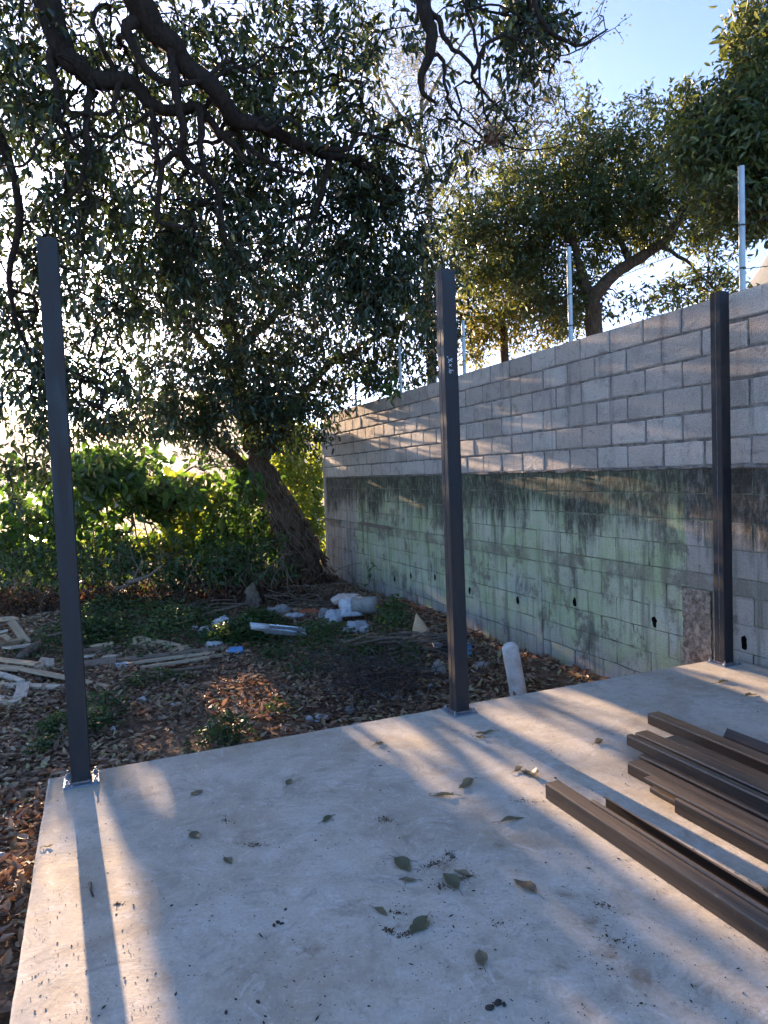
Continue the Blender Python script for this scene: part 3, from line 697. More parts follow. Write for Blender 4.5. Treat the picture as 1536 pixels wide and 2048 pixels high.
class Tree:
    def __init__(s, seed): s.rs = np.random.RandomState(seed); s.P = []; s.par = []; s.r = []; s.chains = []; s.fixed = []
    def limb(s, pts, r0_, r1_, attach=True, wig=.035, per=4, kind='limb', taper=.8):
        pts = spline(np.asarray(pts, float), per)
        w = np.array([[mnoise.noise(Vector((i*.55, c*7.3, len(s.P)*.13))) for c in range(3)] for i in range(len(pts))])*wig
        w[0] *= 0; pts = pts+w
        start = -1
        if attach and s.P:
            A = np.array(s.P); start = int(np.argmin(np.linalg.norm(A-pts[0], axis=1)))
        ids = []; prev = start; n = len(pts)
        for i, p in enumerate(pts):
            s.P.append(p); s.par.append(prev); s.r.append(r0_+(r1_-r0_)*(i/(n-1))**taper); prev = len(s.P)-1; ids.append(prev)
        s.chains.append((kind, ([start] if start >= 0 else [])+ids)); return s
    def grow(s, C, tip=.0055, step=.28, sag=.12, wig=.06):
        A = list(s.P)
        d0 = np.array([np.min(np.linalg.norm(np.array(A)-c, axis=1)) for c in C]); order = np.argsort(d0)
        buf = np.zeros((len(A)+len(C)*60, 3)); buf[:len(A)] = A; n = len(A); s.tips = []
        cur_par = s.par; cur_r = s.r
        for k in order:
            c = C[k]; dd = np.linalg.norm(buf[:n]-c, axis=1); j = int(np.argmin(dd)); L = dd[j]
            m = int(np.clip(math.ceil(L/step), 1, 50)); a = buf[j]; side = s.rs.normal(0, .22*L, 3)*.6
            ids = [j]; prev = j
            for i in range(1, m+1):
                t = i/m; p = a+(c-a)*t+side*math.sin(t*math.pi)*.6+s.rs.normal(0, wig*step, 3)
                p[2] += sag*L*math.sin(t*math.pi)
                buf[n] = p; cur_par.append(prev); cur_r.append(0); prev = n; ids.append(n); n += 1
            s.tips.append((prev, norm(c-a))); s.chains.append(('branch', ids))
        s.P = [buf[i] for i in range(n)]
        # pipe model
        acc = np.zeros(n)
        for t, _ in s.tips: acc[t] += tip**2.4
        for i in range(n-1, -1, -1):
            if acc[i] == 0: acc[i] = (tip*.7)**2.4
            if s.par[i] >= 0: acc[s.par[i]] += acc[i] if s.par[i] != i else 0
        rad = acc**(1/2.4)
        s.r = [min(max(rad[i], .004), .10) if s.r[i] == 0 else s.r[i] for i in range(n)]
        return s
    def leaves(s, per, Lr, spread, droop=.6, twig=.35, wr=(.30, .42)):
        rs = s.rs; tw = MB(); P = []; D = []
        for t, d in s.tips:
            p0 = np.array(s.P[t])
            for _ in range(2):
                dd = norm(d*.6+rs.normal(0, .7, 3)+np.array([0, 0, -.15])); Lt = twig*rs.uniform(.5, 1.2)
                q = np.array([p0, p0+dd*Lt*.5, p0+dd*Lt+np.array([0, 0, -.12*Lt])])
                tw.tube(q, [.004, .003, .002], 3, False)
                m = max(1, int(per/2*rs.uniform(.6, 1.4)))
                tt = rs.uniform(.15, 1.0, m)[:, None]
                b = q[0]*(1-tt)+q[2]*tt+rs.normal(0, spread, (m, 3))
                o = norm(dd[None, :]*.45+rs.normal(0, .75, (m, 3))+np.array([0, 0, -droop]))
                P.append(b); D.append(o)
        s.twigs = tw; s.lp = np.concatenate(P); s.ld = np.concatenate(D)
        lm = .5*(Lr[0]+Lr[1]); g = np.max([gap_prob(s.lp+s.ld*lm*q) for q in (0, .5, 1.0)], 0); keep = rs.uniform(0, 1, len(g)) > g
        s.lp = s.lp[keep]; s.ld = s.ld[keep]
        N = len(s.lp); s.ll = rs.uniform(Lr[0], Lr[1], N); s.lw = s.ll*rs.uniform(wr[0], wr[1], N)
        return s
    def build(s, root, leafmat, barkmat, tmpl=LEAF8, singles=0, branchmat=None, leafname='foliage'):
        bm = MB()
        for kind, ids in s.chains:
            pts = np.array([s.P[i] for i in ids]); rad = np.array([s.r[i] for i in ids])
            if kind == 'branch':
                if len(ids) < 2: continue
                if gap_prob(pts[-1:])[0] > .5 and rad[-1] < .012: continue
                rad[0] = min(rad[0], rad[1]*1.25); rad[-1] *= .6
                bm.tube(pts, rad, 5 if rad[0] > .012 else 4, False)
            else:
                b = MB(); rr = rad.copy()
                if kind != 'trunk' and len(rr) > 2: rr[0] = min(rr[0], rr[1]*1.4)
                kk = 14 if kind == 'trunk' else 9
                b.tube(pts, rr, kk)
                v = b.v[0]                         # knobbly bark
                cen = np.repeat(pts, kk, 0)
                for i in range(len(v)):
                    nn = mnoise.noise(Vector(v[i]*2.3))*.6+mnoise.noise(Vector(v[i]*7.0))*.4
                    v[i] = cen[i]+(v[i]-cen[i])*(1+.22*nn)
                b.make(kind, barkmat, root, smooth=True)
        if bm.v: bm.v.append(np.concatenate(s.twigs.v)) if False else None
        if bm.v:
            o = bm.make('branch', branchmat or barkmat, root); o['kind'] = 'stuff'
        if s.twigs.v:
            o = s.twigs.make('twig', branchmat or barkmat, root); o['kind'] = 'stuff'
        P, D, L, Wd = s.lp, s.ld, s.ll, s.lw
        if singles:
            x, y = proj_many(P); d = np.linalg.norm(P-CAM, axis=1)
            vis = (x > 0) & (x < 1536) & (y > 0) & (y < 2048) & ((P-CAM)@cF > .5)
            sc = np.where(vis, L/d, 0); idx = np.argsort(-sc)[:singles]
            single_leaves(P[idx], D[idx], L[idx], Wd[idx], leafmat, root, s.rs)
            rest = np.ones(len(P), bool); rest[idx] = False
            P, D, L, Wd = P[rest], D[rest], L[rest], Wd[rest]
        if len(P): leaf_batch(leafname, P, D, L, Wd, tmpl, leafmat, root, 'stuff', s.rs)
def proj_many(P):
    v = P-CAM; f = v@cF; f = np.where(np.abs(f) < .05, .05, f)
    return 768+FPX*(v@cR)/f, 1024-FPX*(v@cU)/f
DENS = 1.0
def blob(rs, cx, cy, rx, ry, D, rD, n):
    n = int(n*DENS)
    q = rs.normal(0, 1, (n, 3)); q = norm(q)*rs.uniform(0, 1, n)[:, None]**.42
    return np.array([at(cx+rx*a, cy+ry*b, D+rD*c) for a, b, c in q])
def pxl(pts): return [at(*p) for p in pts]

# ------------------------------------------------------------------ the big overhanging avocado tree (trunk out of frame, left)
def tree_over():
    base = np.array([-7.6, 6.6, -.45])
    root = thing('avocado_tree', base, 'large dark avocado tree whose crooked limbs hang over the yard from the upper left', 'tree', 'avocado trees round the yard')
    T = Tree(3)
    T.limb([base+np.array([0, 0, -.2]), base+np.array([.1, 0, 1.2]), base+np.array([.35, .1, 2.8]), base+np.array([.9, .15, 4.4]), base+np.array([1.6, .2, 5.8])], .34, .24, kind='trunk', wig=.06)
    T.limb([base+np.array([1.6, .2, 5.8]), at(-60, -330, 7.1), at(40, -120, 7.2), at(105, 25, 7.3), at(118, 90, 7.3), at(150, 130, 7.4), at(188, 158, 7.5), at(255, 163, 7.6), at(300, 208, 7.7), at(355, 222, 7.8), at(400, 214, 7.9), at(440, 265, 8), at(495, 325, 8.2)], .17, .03, wig=.05)
    T.limb([base+np.array([1.6, .2, 5.8]), at(60, -420, 6.9), at(190, -190, 6.9), at(275, 5, 7.2), at(332, 78, 7.4), at(390, 140, 7.6), at(440, 200, 7.8), at(475, 240, 8), at(540, 262, 8.3), at(600, 290, 8.6), at(655, 310, 9), at(725, 332, 9.4), at(800, 380, 9.8)], .175, .035, wig=.05)
    T.limb([base+np.array([1.6, .2, 5.8]), at(200, -480, 6.6), at(480, -330, 6.6), at(700, -260, 6.7), at(840, -130, 6.8), at(846, 10, 6.8), at(862, 60, 6.8), at(860, 112, 6.8), at(842, 150, 6.85), at(848, 188, 6.9), at(872, 208, 6.95)], .15, .012, wig=.02)
    for pts, a, b in [
        ([(340, 88, 7.4), (350, 140, 7.45), (352, 190, 7.5), (365, 258, 7.6), (358, 300, 7.7), (330, 322, 7.8), (318, 370, 7.8), (314, 440, 7.9), (372, 456, 8)], .045, .02),
        ([(190, 158, 7.5), (176, 200, 7.5), (175, 262, 7.5), (172, 320, 7.6), (165, 352, 7.6), (140, 400, 7.7)], .042, .014),
        ([(116, 85, 7.3), (98, 118, 7.3), (112, 165, 7.3), (116, 220, 7.3), (132, 270, 7.4), (165, 310, 7.5)], .04, .014),
        ([(300, 208, 7.7), (308, 250, 7.7), (312, 300, 7.75), (318, 330, 7.8)], .035, .02),
        ([(250, 52, 7.2), (268, 95, 7.3), (300, 148, 7.4), (345, 168, 7.5), (410, 156, 7.6), (455, 120, 7.7)], .045, .018),
        ([(355, 222, 7.8), (395, 215, 7.8), (402, 265, 7.85), (404, 320, 7.9), (420, 355, 8), (440, 390, 8.1)], .045, .018),
        ([(475, 240, 8), (462, 205, 8.0), (450, 250, 8.1), (430, 262, 8.1), (410, 240, 8.1)], .03, .012),
        ([(440, 268, 8.0), (480, 272, 8.2), (510, 305, 8.3), (560, 335, 8.5), (620, 352, 8.8)], .035, .014),
        ([(358, 300, 7.7), (390, 335, 7.9), (420, 360, 8.0), (440, 400, 8.1), (445, 470, 8.2), (470, 520, 8.4)], .04, .014),
        ([(655, 310, 9), (650, 370, 9), (625, 430, 9.1), (600, 500, 9.3)], .04, .014),
        ([(600, 290, 8.6), (690, 300, 8.8), (720, 270, 9), (780, 280, 9.2), (850, 305, 9.4)], .035, .012),
        ([(850, 15, 6.8), (875, 40, 6.8), (892, 82, 6.8), (918, 105, 6.8), (942, 130, 6.8), (952, 165, 6.9), (985, 205, 7), (1012, 232, 7), (1040, 275, 7.1)], .026, .007),
        ([(946, 145, 6.85), (962, 105, 6.8), (985, 80, 6.8), (1015, 74, 6.8), (1050, 92, 6.8), (1085, 130, 6.8)], .022, .006),
        ([(862, 112, 6.8), (888, 122, 6.8), (890, 170, 6.8), (900, 205, 6.9), (930, 245, 7), (985, 285, 7.1), (1060, 300, 7.2), (1130, 285, 7.3)], .018, .005),
        ([(840, -130, 6.8), (980, -160, 6.8), (1060, -60, 6.8), (1080, 40, 6.8), (1150, 90, 6.9), (1215, 60, 7.0)], .05, .006),
        ([(-60, -330, 7.1), (-120, -40, 7.4), (-60, 160, 7.6), (10, 300, 7.9), (40, 420, 8.2), (20, 560, 8.6), (60, 700, 9.2), (180, 760, 9.8)], .08, .012),
    ]:
        T.limb(pxl(pts), a*1.2, b*1.15, wig=.03, kind='limb')
    rs = T.rs
    for k in range(30):                         # crooked secondary limbs wandering down from the main ones
        A = np.array(T.P); x, y = proj_many(A); r = np.array(T.r)
        ok = np.where((x > 20) & (x < 860) & (y > 20) & (y < 420) & (r > .018))[0]
        if len(ok) == 0: break
        i = ok[rs.randint(len(ok))]; q = [A[i]]; d = norm(np.array([rs.normal(0, .8), rs.normal(.1, .5), rs.normal(-.35, .5)]))
        for j in range(rs.randint(5, 9)):
            d = norm(d+rs.normal(0, .62, 3)+np.array([0, .03, -.13])); q.append(q[-1]+d*rs.uniform(.13, .24))
        T.limb(np.array(q), min(.034, T.r[i]*.6), .008, wig=.03, kind='limb')
    C = np.concatenate([blob(rs, *q) for q in [
        (40, 130, 170, 210, 7.6, 1.3, 62), (310, 90, 220, 150, 8.2, 1.3, 40), (200, 300, 210, 190, 8.4, 1.4, 54), (600, 90, 190, 180, 8.6, 1.4, 62),
        (600, 330, 200, 150, 9.2, 1.3, 60), (420, 450, 230, 140, 9, 1.5, 72), (760, 360, 130, 170, 9.6, 1.2, 60), (130, 470, 190, 140, 8.6, 1.3, 56),
        (780, 530, 120, 150, 10, 1.1, 50), (690, 560, 130, 110, 10, 1.2, 38), (40, 640, 120, 110, 9.2, 1.0, 22), (110, 800, 190, 120, 10.5, 1.3, 44), (30, 940, 90, 90, 10.3, .8, 14),
        (1060, 5, 70, 90, 6.9, .5, 20), (1040, 110, 50, 60, 6.9, .4, 6), (920, 40, 70, 60, 6.9, .5, 3),
        (250, -200, 450, 130, 7.5, 1.5, 60), (870, 20, 110, 110, 7.2, .6, 4), (990, 250, 150, 60, 7.1, .4, 3), (240, 840, 110, 60, 10.5, .8, 16), (500, 200, 260, 160, 9.5, .8, 30), (210, 620, 110, 80, 10.5, .8, 30), (220, 760, 90, 60, 10.8, .7, 16), (60, 740, 70, 70, 10.2, .7, 12), (330, 540, 130, 80, 10, .8, 24)]])
    x, y = proj_many(C); C = C[(x < 1180) & (C[:, 2] > .2)]
    dirs = norm(C-CAM[None, :]); C = C+dirs*.75*(C[:, 1:2] < 9.5)
    T.grow(C, tip=.0048); T.leaves(19, (.08, .16), .05, droop=.75, twig=.36)
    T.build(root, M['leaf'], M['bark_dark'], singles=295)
    return root
DENS = 2.0; tree_over(); DENS = 1.4

# ------------------------------------------------------------------ leaning avocado tree by the far corner of the wall
def tree_lean():
    b = gpg(612, 1166); b = np.array([b[0], b[1], gz(b[0], b[1])]); D0 = b[1]
    root = thing('avocado_tree', b, 'leaning avocado tree at the far corner of the wall, dry brown leaves round its trunk', 'tree', 'avocado trees round the yard')
    T = Tree(5)
    T.limb([at(622, 1185, D0), at(610, 1130, D0), at(594, 1080, D0), at(566, 1020, D0-.1), at(537, 968, D0-.2), at(517, 920, D0-.3), at(500, 865, D0-.4), at(482, 790, D0-.5), at(470, 700, D0-.7), at(455, 610, D0-.9), at(430, 520, D0-1)], .46, .10, kind='trunk', wig=.10, per=5, taper=.55)
    for pts, a, c in [([(545, 985, 0), (505, 950, 0), (478, 925, -.2), (455, 905, -.4), (430, 880, -.6), (410, 850, -.8)], .17, .05),
                      ([(520, 925, -.2), (560, 870, -.3), (600, 800, -.5), (660, 730, -.6), (730, 690, -.8), (800, 650, -1.2)], .13, .04),
                      ([(480, 780, -.4), (420, 700, -.6), (360, 630, -1), (300, 580, -1.2)], .11, .03),
                      ([(470, 700, -.6), (540, 640, -.6), (600, 570, -.8), (660, 500, -1), (720, 440, -1.2)], .10, .03),
                      ([(430, 520, -1), (400, 440, -1.2), (420, 380, -1.4)], .07, .03)]:
        T.limb([at(x, y, D0+d) for x, y, d in pts], a, c, wig=.05)
    rs = T.rs
    C = np.concatenate([blob(rs, *q) for q in [
        (500, 640, 210, 150, D0-1.2, 1.6, 120), (390, 720, 130, 150, D0-1.2, 1.2, 56), (620, 720, 130, 110, D0-1, 1.0, 56), (560, 800, 120, 70, D0-.6, .9, 34),
        (380, 830, 80, 60, D0-1, .7, 26), (760, 690, 100, 70, D0-1.4, .8, 26), (560, 540, 250, 110, D0-1.2, 1.6, 80), (400, 560, 150, 120, D0-1.2, 1.2, 44),
        (420, 440, 230, 110, D0-1.5, 1.5, 44), (290, 650, 70, 90, D0-1, .8, 16), (440, 900, 60, 40, D0-.3, .6, 10), (810, 620, 90, 90, D0-1.5, .9, 26), (880, 660, 60, 80, D0-2.5, .6, 20), (770, 740, 90, 40, D0-1.6, .6, 16), (870, 540, 80, 80, D0-2.5, .8, 20), (600, 880, 50, 40, D0, .5, 7), (670, 800, 60, 30, D0-.3, .5, 12), (470, 770, 130, 80, D0-2.0, .7, 44), (560, 800, 90, 60, D0-1.8, .6, 30), (400, 860, 60, 50, D0-1.5, .5, 14), (540, 850, 50, 30, D0-1.4, .4, 10), (330, 780, 70, 60, D0-1.6, .6, 16)]])
    u, _z = C@gw, C[:, 2]
    C = C[~((C@gn > WALLN-.25) & (_z < WALLTOP+.3))]
    T.grow(C, tip=.0052, step=.35); T.leaves(27, (.09, .17), .08, droop=.65, twig=.45)
    T.build(root, M['leaf'], M['bark'], singles=0)
    # dry leaves and shreds hanging on the trunk
    tr = np.array([at(622, 1175, D0), at(610, 1130, D0), at(594, 1080, D0), at(566, 1020, D0-.1), at(537, 968, D0-.2), at(520, 930, D0-.3)])
    sp = spline(tr, 6); n = 520; pw = np.linspace(1.0, .12, len(sp))**2; k = rs.choice(len(sp), n, p=pw/pw.sum())
    rr = (.50-.26*(k/len(sp)))*rs.uniform(.8, 1.25, n); an = rs.uniform(0, 6.283, n)
    P = sp[k]+np.stack([np.cos(an)*rr, np.sin(an)*rr, rs.normal(0, .08, n)], 1)
    d = np.stack([np.cos(an)*.35, np.sin(an)*.35, -np.ones(n)], 1)+rs.normal(0, .3, (n, 3))
    L = rs.uniform(.08, .24, n); leaf_batch('dry_leaves', P, d, L, L*rs.uniform(.14, .4, n), LEAFCURL, M['dry'], root, 'stuff', rs)
    vb = MB()
    for i in range(60):                         # dry vines wound down the trunk
        a0 = rs.uniform(0, 6.28); i0 = rs.randint(0, 10); q = []
        for j in range(i0, len(sp)):
            rj = .50-.26*(j/len(sp)); a0 += rs.normal(0, .12); q.append(sp[j]+np.array([math.cos(a0), math.sin(a0), 0])*rj*rs.uniform(.95, 1.1))
        if len(q) > 3: vb.tube(np.array(q), rs.uniform(.004, .011), 4, False)
    o = vb.make('dry_vine', M['stick'], root); o['kind'] = 'stuff'
    return root
tree_lean()

DENS = 1.6
# ------------------------------------------------------------------ trees beyond the wall
def far_tree(name, seed, label, base_px, D, trunks, blobs, leafmat, Lr, per, bark, tmpl=LEAF4, tip=.007, droop=.35, twig=.45, spread=.1, fruit=0, group='trees beyond the wall', r0_=.2, wr=(.3, .42), step=.4, sag=.12):
    b = at(base_px[0], base_px[1], D); b[2] = gz(b[0], b[1])
    root = thing(name, b, label, 'tree', group)
    T = Tree(seed); first = True
    for pts, a, c in trunks:
        q = [at(x, y, D+d) for x, y, d in pts]
        if first: q = [b+np.array([0, 0, -.2]), (b+q[0])/2]+q
        T.limb(q, a, c, kind='trunk' if first else 'limb', attach=not first, wig=.06); first = False
    C = np.concatenate([blob(T.rs, cx, cy, rx, ry, D+dd, rD, n) for cx, cy, rx, ry, dd, rD, n in blobs])
    nn = C@gn; C = C[(nn > WALLN+.35) | (C[:, 2] > WALLTOP+.4) | (C@gw > WALLEND+.6)]
    T.grow(C, tip=tip, step=step, sag=sag); T.leaves(per, Lr, spread, droop, twig, wr)
    T.build(root, leafmat, bark, tmpl)
    if fruit:
        fm = fruit_mesh()
        tips = [T.tips[i][0] for i in T.rs.choice(len(T.tips), fruit, replace=False)]
        for t in tips:
            p = np.array(T.P[t])-b; o = bpy.data.objects.new('fruit', fm); o.location = tuple(p+np.array([0, 0, -.22])); link(o, root)
    return root
_fm = []
def fruit_mesh():
    if not _fm:
        v = []; k = 8
        prof = [(0, .20), (.012, .18), (.012, .10), (.03, .06), (.042, 0), (.036, -.04), (.018, -.058)]
        for r, z in prof: v += [(r*math.cos(a), r*math.sin(a), z) for a in np.arange(k)*2*math.pi/k]
        f = [(i*k+j, i*k+(j+1) % k, (i+1)*k+(j+1) % k, (i+1)*k+j) for i in range(len(prof)-1) for j in range(k)]+[tuple(range((len(prof)-1)*k, len(prof)*k))]
        _fm.append(mesh('fruit', v, f, M['fruit'], smooth=True))
    return _fm[0]
far_tree('avocado_tree', 21, 'broad avocado tree with a bent bare limb showing above the middle of the wall', (1196, 700), 16.0,
         [([(1190, 650, 0), (1186, 600, 0), (1215, 560, 0), (1265, 525, .1), (1320, 490, .2), (1352, 450, .2), (1372, 395, .2), (1365, 350, .3)], .24, .06),
          ([(1188, 610, 0), (1165, 560, .1), (1150, 500, .2), (1120, 440, .3), (1070, 400, .4)], .13, .04),
          ([(1320, 490, .2), (1370, 520, 0), (1410, 560, -.2), (1440, 590, -.3)], .05, .02),
          ([(1265, 525, .1), (1230, 470, .4), (1210, 400, .6), (1190, 350, .7)], .09, .03)],
         [(1130, 410, 190, 80, .6, 1.4, 90), (1290, 360, 150, 90, .4, 1.4, 74), (1000, 470, 130, 90, .8, 1.2, 54), (1120, 500, 150, 70, .8, 1.2, 50), (1330, 430, 120, 70, .3, 1.2, 34),
          (1210, 300, 110, 60, .5, 1.0, 28), (1420, 420, 70, 90, 0, .9, 26), (1340, 600, 130, 40, -.2, .7, 12), (1420, 560, 60, 60, -.2, .6, 18), (1150, 600, 70, 60, .3, .8, 22), (930, 430, 60, 60, .6, .8, 18), (1060, 570, 110, 70, .5, 1.0, 34), (950, 520, 90, 80, .7, 1.0, 30), (1240, 440, 130, 60, .5, 1.0, 34), (1080, 350, 110, 50, .6, 1.0, 22), (1200, 250, 230, 90, .5, 1.4, 22), (1050, 310, 160, 70, .6, 1.2, 10), (1380, 230, 90, 70, .4, 1.0, 12), (1400, 350, 70, 70, .2, .8, 20)],
         M['leaf_far'], (.11, .19), 40, M['bark'], fruit=26)
far_tree('avocado_tree', 22, 'tree with yellow backlit leaves just above the wall right of the middle post', (1010, 740), 18.5,
         [([(1010, 700, 0), (1005, 640, 0), (1020, 580, 0), (1050, 520, 0)], .16, .05), ([(1005, 640, 0), (960, 590, 0), (930, 560, .2)], .07, .03)],
         [(985, 590, 90, 90, 0, 1.0, 52), (960, 670, 80, 50, 0, .9, 26), (1060, 640, 80, 60, .2, 1.0, 30), (1040, 540, 80, 60, 0, .9, 24), (1120, 630, 50, 50, .2, .7, 14)],
         M['leaf_yel'], (.11, .19), 36, M['bark'])
far_tree('avocado_tree', 23, 'tall dense tree at the upper right corner, rising behind the nearest wall pipe', (1640, 600), 11.5,
         [([(1640, 520, 0), (1630, 420, 0), (1600, 300, 0), (1590, 180, 0), (1600, 60, 0)], .22, .07), ([(1600, 300, 0), (1540, 240, 0), (1480, 220, 0), (1430, 230, 0)], .09, .03), ([(1590, 180, 0), (1550, 100, 0), (1520, 60, 0)], .07, .03), ([(1630, 420, 0), (1560, 400, 0), (1490, 380, 0)], .07, .02)],
         [(1520, 240, 110, 110, 0, 1.0, 74), (1440, 250, 90, 80, .3, .9, 44), (1500, 380, 100, 80, 0, .9, 56), (1540, 110, 80, 90, 0, .9, 36), (1400, 290, 60, 60, .3, .7, 16), (1600, 200, 120, 250, 0, 1.2, 60), (1515, 30, 40, 50, 0, .5, 10), (1620, -80, 120, 120, 0, 1, 26)],
         M['leaf_far'], (.10, .18), 36, M['bark'], LEAF8)
far_tree('airy_tree', 24, 'thin airy tree with fine pale leaflets, seen through the dark branches at top centre', (860, 800), 24.0,
         [([(860, 640, 0), (850, 520, 0), (860, 400, 0), (840, 280, 0), (850, 150, 0)], .22, .05), ([(860, 400, 0), (930, 320, 0), (1000, 280, 0), (1080, 270, 0)], .08, .02), ([(850, 300, 0), (780, 200, 0), (740, 100, 0)], .08, .02), ([(845, 220, 0), (900, 120, 0), (960, 40, 0)], .07, .02)],
         [(880, 200, 190, 190, 0, 2.0, 120), (1010, 260, 130, 100, 0, 1.5, 60), (780, 100, 130, 100, 0, 1.5, 50), (1080, 180, 80, 120, 0, 1.2, 30), (830, 380, 130, 60, 0, 1.4, 30), (960, 380, 100, 40, 0, 1.2, 18)],
         M['leaf_airy'], (.05, .10), 34, M['stick'], LEAF4, tip=.008, droop=.1, twig=.9, spread=.16, group=None, wr=(.35, .6))
far_tree('airy_tree', 25, 'slender twiggy shoots with small leaves beside the hanging limb at top right of centre', (1300, 800), 9.6,
         [([(1240, 560, 0), (1170, 470, -.4), (1090, 440, -.8), (1000, 480, -1.0), (940, 500, -1.2)], .05, .012), ([(1090, 440, -.8), (1030, 420, -1), (980, 440, -1)], .02, .008), ([(1170, 470, -.4), (1100, 520, -.6), (1000, 530, -.8), (930, 560, -1)], .02, .008)],
         [(1000, 480, 110, 60, -.8, .5, 16), (1090, 470, 70, 60, -.6, .5, 10)],
         M['leaf_airy'], (.04, .08), 9, M['bark'], LEAF4, tip=.005, droop=.1, twig=.5, spread=.05, group=None, wr=(.35, .6)) if False else None
DENS = 1.0
def hanging_twigs():
    b = at(905, -260, 6.75)
    root = thing('bare_branch', b, 'nearly leafless branch with fine twigs and one dark leaf clump, top right of centre', 'branch')
    T = Tree(8)
    T.limb(pxl([(905, -260, 6.75), (925, -80, 6.8), (935, 20, 6.8), (955, 100, 6.85), (960, 170, 6.9), (975, 240, 7), (1010, 300, 7.05)]), .022, .007, kind='limb', attach=False, wig=.03)
    T.limb(pxl([(935, 20, 6.8), (1000, 10, 6.8), (1070, 60, 6.85), (1120, 110, 6.9), (1180, 85, 7), (1220, 60, 7)]), .012, .004, wig=.02)
    rs = T.rs
    C = np.concatenate([blob(rs, *q) for q in [(960, 240, 130, 80, 7, .3, 34), (1070, 210, 90, 90, 7, .3, 26), (1110, 90, 70, 60, 7, .3, 14), (850, 250, 60, 60, 7, .3, 10), (1190, 50, 45, 40, 7, .2, 8), (900, 360, 70, 50, 7.1, .3, 8)]])
    T.grow(C, tip=.0038, step=.09, sag=-.05, wig=.25); T.leaves(16, (.018, .045), .03, .1, .22, (.4, .7))
    T.r = [min(r, .022) for r in T.r]
    T.build(root, M['leaf_airy'], M['bark_dark'], LEAF4)
    P = at(988, 275, 7.05)+rs.normal(0, .045, (90, 3)); d = rs.normal(0, 1, (90, 3)); L = rs.uniform(.04, .09, 90)
    leaf_batch('dead_leaf_clump', P, d, L, L*.4, LEAFCURL, M['litter'], root, 'stuff', rs)
hanging_twigs()

# ------------------------------------------------------------------ shrubs
def behind(pts, u0, u1, seed):
    # places where a plant standing between u0 and u1 of the yard shades the given points from the low sun
    r = np.random.RandomState(seed); P = np.array(pts); t = (r.uniform(u0, u1, len(P))-P@gw)/(SUN@gw); return P+SUN[None, :]*t[:, None]
def shade_pts(poly, n, seed):
    r = np.random.RandomState(seed); xs, ys = zip(*poly); out = []
    while len(out) < n:
        x, y = r.uniform(min(xs), max(xs)), r.uniform(min(ys), max(ys))
        if inpoly(np.array([x]), np.array([y]), poly)[0]: out.append(gp(x, y))
    return out
def shrub(name, seed, label, cat, px, D, h, blobs, leafmat, Lr, per, singles=0, stems=6, wr=(.42, .6), droop=.35, tmpl=LEAF8, group=None, twig=.4, extra=None):
    b = at(px, 1000, D); b[2] = gz(b[0], b[1]); root = thing(name, b, label, cat, group)
    T = Tree(seed); rs = T.rs
    for i in range(stems):
        a = rs.uniform(0, 6.28); r = rs.uniform(.1, .35); p0 = b+np.array([math.cos(a)*r*.4, math.sin(a)*r*.4, -.1])
        top = b+np.array([math.cos(a)*r*2.2, math.sin(a)*r*1.6, h*rs.uniform(.5, .8)])
        T.limb([p0, (p0+top)/2+rs.normal(0, .06, 3), top], rs.uniform(.018, .035), .01, attach=False, wig=.04, kind='stem')
    C = np.concatenate([blob(rs, cx, cy, rx, ry, D+dd, rD, n) for cx, cy, rx, ry, dd, rD, n in blobs])
    if extra is not None: C = np.concatenate([C, extra])  # leaf clusters added where they shade chosen parts of slab and wall
    C = C[C[:, 2] > gz(C[:, 0], C[:, 1])+.05]; C = C[~((C@gn > WALLN-.2) & (C@gw < WALLEND+.3))]
    g = gap_prob(C); C = C[rs.uniform(0, 1, len(C)) > g*.6]
    T.grow(C, tip=.005, step=.25); T.leaves(per, Lr, .07, droop, twig, wr)
    T.build(root, leafmat, M['stick'], tmpl, singles)
    return root, T
rt, T = shrub('flowering_shrub', 31, 'tall leafy shrub with pale hanging trumpet flowers behind the left post', 'shrub', 180, 14.6, 2.3,
      [(150, 1000, 150, 85, 0, .9, 70), (80, 1070, 120, 60, 0, .8, 34), (250, 1050, 80, 80, 0, .8, 34), (160, 930, 120, 40, 0, .7, 20), (20, 1060, 70, 90, 0, .7, 22), (300, 1000, 55, 55, 0, .5, 40)], M['leaf_shrub'], (.15, .28), 16, 130,
      extra=behind(shade_pts([(300, 1600), (330, 1510), (650, 1470), (760, 1570), (850, 1690), (970, 1900), (1040, 2048), (370, 2048), (320, 1800)], 62, 4)+[q for k, b in enumerate(BARS) for q in shade_pts(b, 7, 30+k)]+shade_pts([(840, 1500), (880, 1520), (1050, 1650), (1180, 1790), (1280, 1960), (1200, 1960), (1030, 1760)], 8, 14)+shade_pts([(1130, 1440), (1300, 1530), (1536, 1660), (1536, 1700), (1250, 1560)], 5, 15)+shade_pts([(1300, 1400), (1536, 1440), (1536, 1500), (1330, 1430)], 5, 16), 13.6, 15.2, 5))
def flower_mesh():
    v = []; k = 10; prof = [(.004, 0), (.008, -.03), (.012, -.09), (.02, -.14), (.045, -.185), (.062, -.19)]
    for i, (r, z) in enumerate(prof): v += [(r*(1+(.25*math.cos(5*a) if i > 3 else 0))*math.cos(a), r*(1+(.25*math.cos(5*a) if i > 3 else 0))*math.sin(a), z) for a in np.arange(k)*2*math.pi/k]
    f = [(i*k+j, i*k+(j+1) % k, (i+1)*k+(j+1) % k, (i+1)*k+j) for i in range(len(prof)-1) for j in range(k)]
    return mesh('flower', v, f, M['petal'], smooth=True)
fmesh = flower_mesh()
